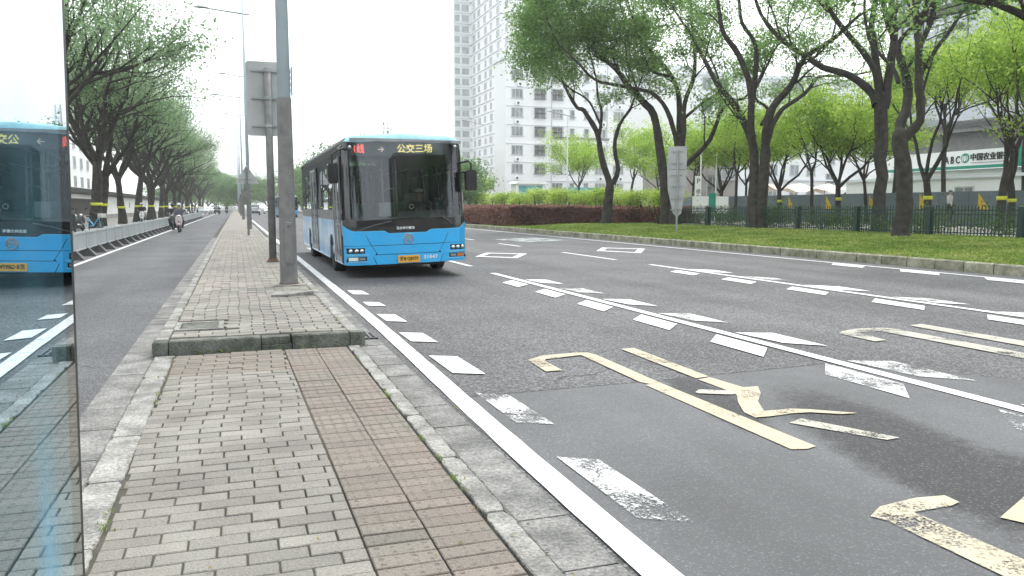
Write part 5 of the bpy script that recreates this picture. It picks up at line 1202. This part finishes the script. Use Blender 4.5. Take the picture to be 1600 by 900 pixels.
# ------------------------------------------------------------------ scooters, bicycle, cars
def scooter(label, body='pink', loc=(0, 0, 0), rz=0., group=None):
    t = thing('scooter', label, 'scooter', loc, rz, group)
    MB().prism([(-.52, .42), (-.42, .95), (-.36, .97), (-.30, .4), (-.2, .28), (.15, .28), (.22, .62), (.62, .68), (.7, .55), (.55, .34), (.15, .2), (-.3, .2)], 'x', -.13, .13).build('body_shell', body, t)
    MB().ell((0, -.45, .68), (.2, .08, .32), 12, 8).build('front_shield', body, t, smooth=True)
    MB().ell((0, -.62, .46), (.07, .2, .1), 10, 6).build('front_mudguard', body, t, smooth=True)
    MB().box(-.13, .13, .1, .66, .66, .76, 0, .03).build('seat', 'black', t)
    MB().tube([(-.33, -.36, 1.02), (-.1, -.4, .98), (.1, -.4, .98), (.33, -.36, 1.02)], .02, 6).tube([(0, -.42, .98), (0, -.6, .3)], .03, 6).build('handlebar', 'steel_dark', t)
    MB().ell((0, -.5, .92), (.08, .05, .07), 10, 6).build('headlight', 'chrome', t, smooth=True)
    for s in (-1, 1):
        MB().tube([(s*.2, -.38, 1.0), (s*.28, -.36, 1.2)], .008, 4).ell((s*.3, -.36, 1.24), (.06, .015, .04), 8, 5).build('wing_mirror', 'black', t)
    for y in (-.62, .52):
        b = MB(); b.tube([(0, y+.2*math.cos(a), .24+.2*math.sin(a)) for a in [2*PI*k/18 for k in range(19)]], .045, 6, cap=False); W = b.build('wheel', 'rubber', t, smooth=True)
        MB().tube([(-.03, y, .24), (.03, y, .24)], .12, 12).build('rim', 'silver', W)
    return t
sc1 = scooter('pale pink scooter ridden towards the camera on the side road', 'pink', (-3.05, 49.5, 0), -.02)
person('scooter rider in white helmet and dark patterned jacket on the pale pink scooter', RIDE, 'cloth_grey', 'cloth_dark', 'helmet', 'cloth_white', (-3.05, 49.5, 0), -.02)
scooter('dark scooter half hidden behind the pale pink one', 'car_dark', (-3.75, 55, 0))
person('second rider in black helmet behind the pale pink scooter', RIDE, 'cloth_dark', 'cloth_dark', 'helmet', 'black', (-3.75, 55, 0), 0)
sc2 = scooter('white scooter ridden behind the road barrier, between the third and fourth trunk', 'car_white', (-7.0, 69.5, .12), .05)
person('rider in white helmet and black clothes on the white scooter behind the barrier', RIDE, 'cloth_dark', 'cloth_dark', 'helmet', 'cloth_white', (-7.0, 69.5, .12), .05)
sk1 = scooter('black parked scooter beside the panel edge behind the barrier', 'car_dark', tuple(G(122, 366, .12)), .5)
dup(sk1, (-7.2, 40.2, .12), 2.3, 'dark parked scooter hidden close to the glass panel edge')
for k, (x, y) in enumerate([(-6.6, 112), (-6.9, 120), (-6.5, 128), (-6.8, 136), (-6.4, 145), (-6.7, 154)]):
    dup(sc2 if k % 2 else sk1, (x, y, .12), 1.4+.2*k, 'scooter parked under the far roadside trees, %s' % ['nearest of the far row', 'second of the far row', 'third of the far row', 'fourth of the far row', 'fifth of the far row', 'farthest of the row'][k], 'scooters parked under the far trees')
bk = thing('bicycle', 'light blue shared bicycle with white frame parked by the first banded tree', 'bicycle', tuple(G(146, 364, .12)), .9)
for y in (-.5, .52):
    b = MB(); b.tube([(0, y+.31*math.cos(a), .34+.31*math.sin(a)) for a in [2*PI*k/20 for k in range(21)]], .022, 6, cap=False); W = b.build('wheel', 'rubber', bk)
    sp2 = MB()
    for k in range(10): a = 2*PI*k/10; sp2.tube([(0, y, .34), (0, y+.3*math.cos(a), .34+.3*math.sin(a))], .004, 3, cap=False)
    sp2.build('spokes', 'silver', W)
MB().tube([(0, -.5, .34), (0, -.38, .95)], .025, 6).tube([(0, -.42, .8), (0, -.05, .38), (0, .3, .75)], .035, 6).tube([(0, -.05, .36), (0, .52, .34), (0, .28, .6)], .022, 6).build('frame', 'bike_blue', bk)
MB().box(-.04, .04, .3, .75, .62, .66).build('rear_mudguard', 'cloth_white', bk); MB().box(-.16, .16, -.75, -.5, .78, .98, 0, .02).build('basket', 'cloth_white', bk)
MB().ell((0, .3, .84), (.08, .14, .04), 8, 5).build('saddle', 'black', bk, smooth=True); MB().tube([(-.28, -.3, 1.05), (0, -.4, .98), (.28, -.3, 1.05)], .016, 6).build('handlebar', 'black', bk)

def car(label, bodym, loc, rz=0., group=None, van=False):
    t = thing('parked_car' if group else 'car', label, 'car', loc, rz, group)
    h = 1.75 if van else 1.45
    prof = [(-2.2, .3), (-2.25, .6), (-2.1, .78), (-1.2, .95), (-.55, h-.03), (.2, h), (1.1, h-.06), (1.75, .98), (2.15, .92), (2.2, .4), (2.1, .3)]
    if van: prof = [(-2.2, .3), (-2.25, .7), (-1.9, .95), (-1.35, 1.1), (-.85, h-.02), (.5, h), (2.0, h-.05), (2.2, .95), (2.2, .35)]
    b = MB(); n = len(prof); vs = []
    for x in (-.86, -.8, .8, .86):
        for y, z in prof:
            k = .0 if abs(x) > .82 else 1
            xx = x*(1-(max(0, z-.9)*.2)); vs.append((xx, y, z if k else z*.985))
    b.add(vs, [tuple(range(n)), tuple(range(3*n, 4*n))[::-1]]+[(j*n+i, (j+1)*n+i, (j+1)*n+(i+1) % n, j*n+(i+1) % n) for j in range(3) for i in range(n)]); b.build('body', bodym, t)
    ws = prof[3:5]; MB().add([(-.72, ws[0][0]-.015, ws[0][1]+.03), (.72, ws[0][0]-.015, ws[0][1]+.03), (.64, ws[1][0]-.015, ws[1][1]-.06), (-.64, ws[1][0]-.015, ws[1][1]-.06)], [(0, 1, 2, 3)]).build('windscreen', 'win', t)
    for s in (-1, 1):
        MB().add([(s*.845, -1.0, 1.0), (s*.845, 1.4, 1.0), (s*.765, .95, h-.1), (s*.765, -.5, h-.1)], [(0, 1, 2, 3)]).build('side_window', 'win', t)
        MB().ell((s*.66, -2.2, .68), (.15, .06, .08), 8, 5).build('headlight', 'chrome', t, smooth=True); MB().ell((s*.95, -.75, 1.02), (.1, .06, .07), 8, 5).build('wing_mirror', bodym, t)
        for y in (-1.4, 1.35): MB().tube([(s*.68, y, .32), (s*.88, y, .32)], .32, 18).tube([(s*.88, y, .32), (s*.89, y, .32)], .19, 12, 1).build('wheel', ['rubber', 'silver'], t)
    MB().box(-.5, .5, -2.27, -2.2, .4, .6).build('grille', 'black', t)
    MB().box(-.24, .24, -2.29, -2.27, .42, .54).build('licence_plate', 'blue_sign', t)
    return t
cv = car('dark grey van in the far lane beside the lamp posts', 'car_dark', (3.2, 150, 0), van=True)
cw = car('white car following the dark van in the far lane', 'car_white', (6.3, 172, 0))
dup(cw, (9.6, 190, 0), 0, 'white car farthest away in the main road'); dup(cv, (3.3, 185, 0), 0, 'dark car behind the dark grey van')
cs = car('silver car parked at the kerb of the side road, nearest of the far group', 'car_silver', (-6.3, 165, 0), 0, 'cars parked far down the side road')
for k, (x, y, src) in enumerate([(-5.9, 176, cw), (-5.7, 187, cs), (-5.5, 199, cw), (-5.0, 212, cv)]):
    dup(src, (x, y, 0), 0, 'car parked far down the side road, '+['white, second of the group', 'silver, third of the group', 'white, fourth of the group', 'dark, farthest of the group'][k], 'cars parked far down the side road')
for k, (x, y) in enumerate([(-2.8, 152), (-3.6, 160), (-1.7, 170)]):
    dup(sk1, (x, y, 0), 0, 'distant scooter on the side road, '+['left of the pair', 'further and to the left', 'nearest to the island'][k]); person('distant dark clothed rider '+['on the left scooter of the pair', 'on the farther scooter', 'beside the island kerb'][k], RIDE, 'cloth_dark', 'cloth_dark', 'helmet', ['black', 'cloth_white', 'black'][k], (x, y, 0))
person('pedestrian in a white shirt walking behind the yellow striped hoarding', WALK, 'cloth_white', 'cloth_dark', 'cap', 'black', (37.2, onX(1484, 315, 37.2)[1], .62), 1.2)

# ------------------------------------------------------------------ glass panel at the left edge, standing on the island
def glasspane():
    m = bpy.data.materials.new('mirror_glass'); m.use_nodes = True; n = m.node_tree; L = n.links; b = n.nodes['Principled BSDF']
    b.inputs['Metallic'].default_value = 1.; b.inputs['Roughness'].default_value = .0; b.inputs['Base Color'].default_value = (.42, .58, .66, 1)
    g = n.nodes.new('ShaderNodeNewGeometry'); mp = n.nodes.new('ShaderNodeMapping'); mp.inputs['Scale'].default_value = (1, 9, .7); L.new(g.outputs['Position'], mp.inputs[0])
    sx = n.nodes.new('ShaderNodeSeparateXYZ'); L.new(g.outputs['Position'], sx.inputs[0])
    t = n.nodes.new('ShaderNodeTexNoise'); t.inputs['Scale'].default_value = 1.6; t.inputs['Detail'].default_value = 3; L.new(mp.outputs[0], t.inputs['Vector'])
    def mrange(src, a, b2, c, d2):
        q = n.nodes.new('ShaderNodeMapRange'); q.interpolation_type = 'SMOOTHSTEP'; q.inputs[1].default_value = a; q.inputs[2].default_value = b2; q.inputs[3].default_value = c; q.inputs[4].default_value = d2; L.new(src, q.inputs[0]); return q.outputs[0]
    def mul(a, b2):
        q = n.nodes.new('ShaderNodeMath'); q.operation = 'MULTIPLY'; L.new(a, q.inputs[0]); L.new(b2, q.inputs[1]); return q.outputs[0]
    f1 = mul(mrange(sx.outputs[1], .90, .98, 0, 1), mrange(sx.outputs[1], .99, 1.07, 1, 0))      # a pale blue diffuse streak down the glass
    f1 = mul(mul(f1, mrange(sx.outputs[2], 1.0, 1.3, 1, .12)), mrange(t.outputs[0], .25, .7, .35, .75))
    mr = n.nodes.new('ShaderNodeMath'); mr.operation = 'ADD'; mr.inputs[1].default_value = .07; L.new(f1, mr.inputs[0])
    d = n.nodes.new('ShaderNodeBsdfDiffuse'); d.inputs[0].default_value = (.2, .42, .55, 1)
    ms = n.nodes.new('ShaderNodeMixShader'); L.new(mr.outputs[0], ms.inputs[0]); L.new(b.outputs[0], ms.inputs[1]); L.new(d.outputs[0], ms.inputs[2]); L.new(ms.outputs[0], n.nodes['Material Output'].inputs[0]); return m
M['mirror_glass'] = glasspane()
M['edge_glass'] = mat('edge_glass', (.28, .33, .35), 0., (.28, .33, .35), 1, metal=1.)
gp_ = thing('glass_panel', 'tall dark glass panel at the left edge reflecting the blue bus and the pavement', 'glass panel', (-.21, 0, .02))
yt, yb = onX(97, 0, -.21), onX(130, 900, -.21)
def yedge(z): return yt[1]+(yb[1]-yt[1])*(z-yt[2])/(yb[2]-yt[2])
z0, z1 = .0, 2.6
MB().add([(0, -1.2, z0), (0, yedge(z0)-.055, z0), (0, yedge(z1)-.055, z1), (0, -1.2, z1)], [(0, 1, 2, 3)]).build('pane', 'mirror_glass', gp_)
MB().add([(0, yedge(z0)-.055, z0), (0, yedge(z0), z0), (0, yedge(z1), z1), (0, yedge(z1)-.055, z1)], [(0, 1, 2, 3)]).build('printed_border', 'edge_glass', gp_)
MB().add([(-.001, -1.2, z0), (-.001, yedge(z0)+.022, z0), (-.001, yedge(z1)+.022, z1), (-.001, -1.2, z1), (-.03, -1.2, z0), (-.03, yedge(z0)+.022, z0), (-.03, yedge(z1)+.022, z1), (-.03, -1.2, z1)], [(3, 2, 1, 0), (4, 5, 6, 7), (1, 2, 6, 5), (2, 3, 7, 6), (0, 1, 5, 4), (3, 0, 4, 7)]).build('backing_frame', 'black', gp_)
gp_.rotation_euler = (0, 0, 0)
# lattice tower far behind, seen only in the reflection's sky
lt = thing('lattice_tower', 'faint lattice tower far away above the trees', 'tower', (75, 420, 0))
b = MB()
for k in range(12):
    z = k*4.; s = 2.4-.12*k
    for a, c in (((-s, -s), (s, -s)), ((s, -s), (s, s)), ((s, s), (-s, s)), ((-s, s), (-s, -s))): b.tube([(*a, z), (*c, z+4)], .16, 3).tube([(*a, z), (*c, z)], .12, 3)
for sx, sy in ((-1, -1), (1, -1), (1, 1), (-1, 1)): b.tube([(sx*2.4, sy*2.4, 0), (sx*1, sy*1, 48)], .25, 4)
b.build('lattice', 'bld_cool', lt)  # pale colour stands in for haze over the far lattice

# ------------------------------------------------------------------ haze
HZ = MB().box(-400, 400, -60, 1200, -1.5, 110).build('haze', 'ground'); HZ['kind'] = 'stuff'
hm = bpy.data.materials.new('haze'); hm.use_nodes = True; n = hm.node_tree; n.nodes.remove(n.nodes['Principled BSDF'])
pv = n.nodes.new('ShaderNodeVolumePrincipled'); pv.inputs['Color'].default_value = (.93, .97, .97, 1); pv.inputs['Density'].default_value = .0006; pv.inputs['Anisotropy'].default_value = .2
n.links.new(pv.outputs[0], n.nodes['Material Output'].inputs['Volume']); HZ.data.materials.clear(); HZ.data.materials.append(hm)
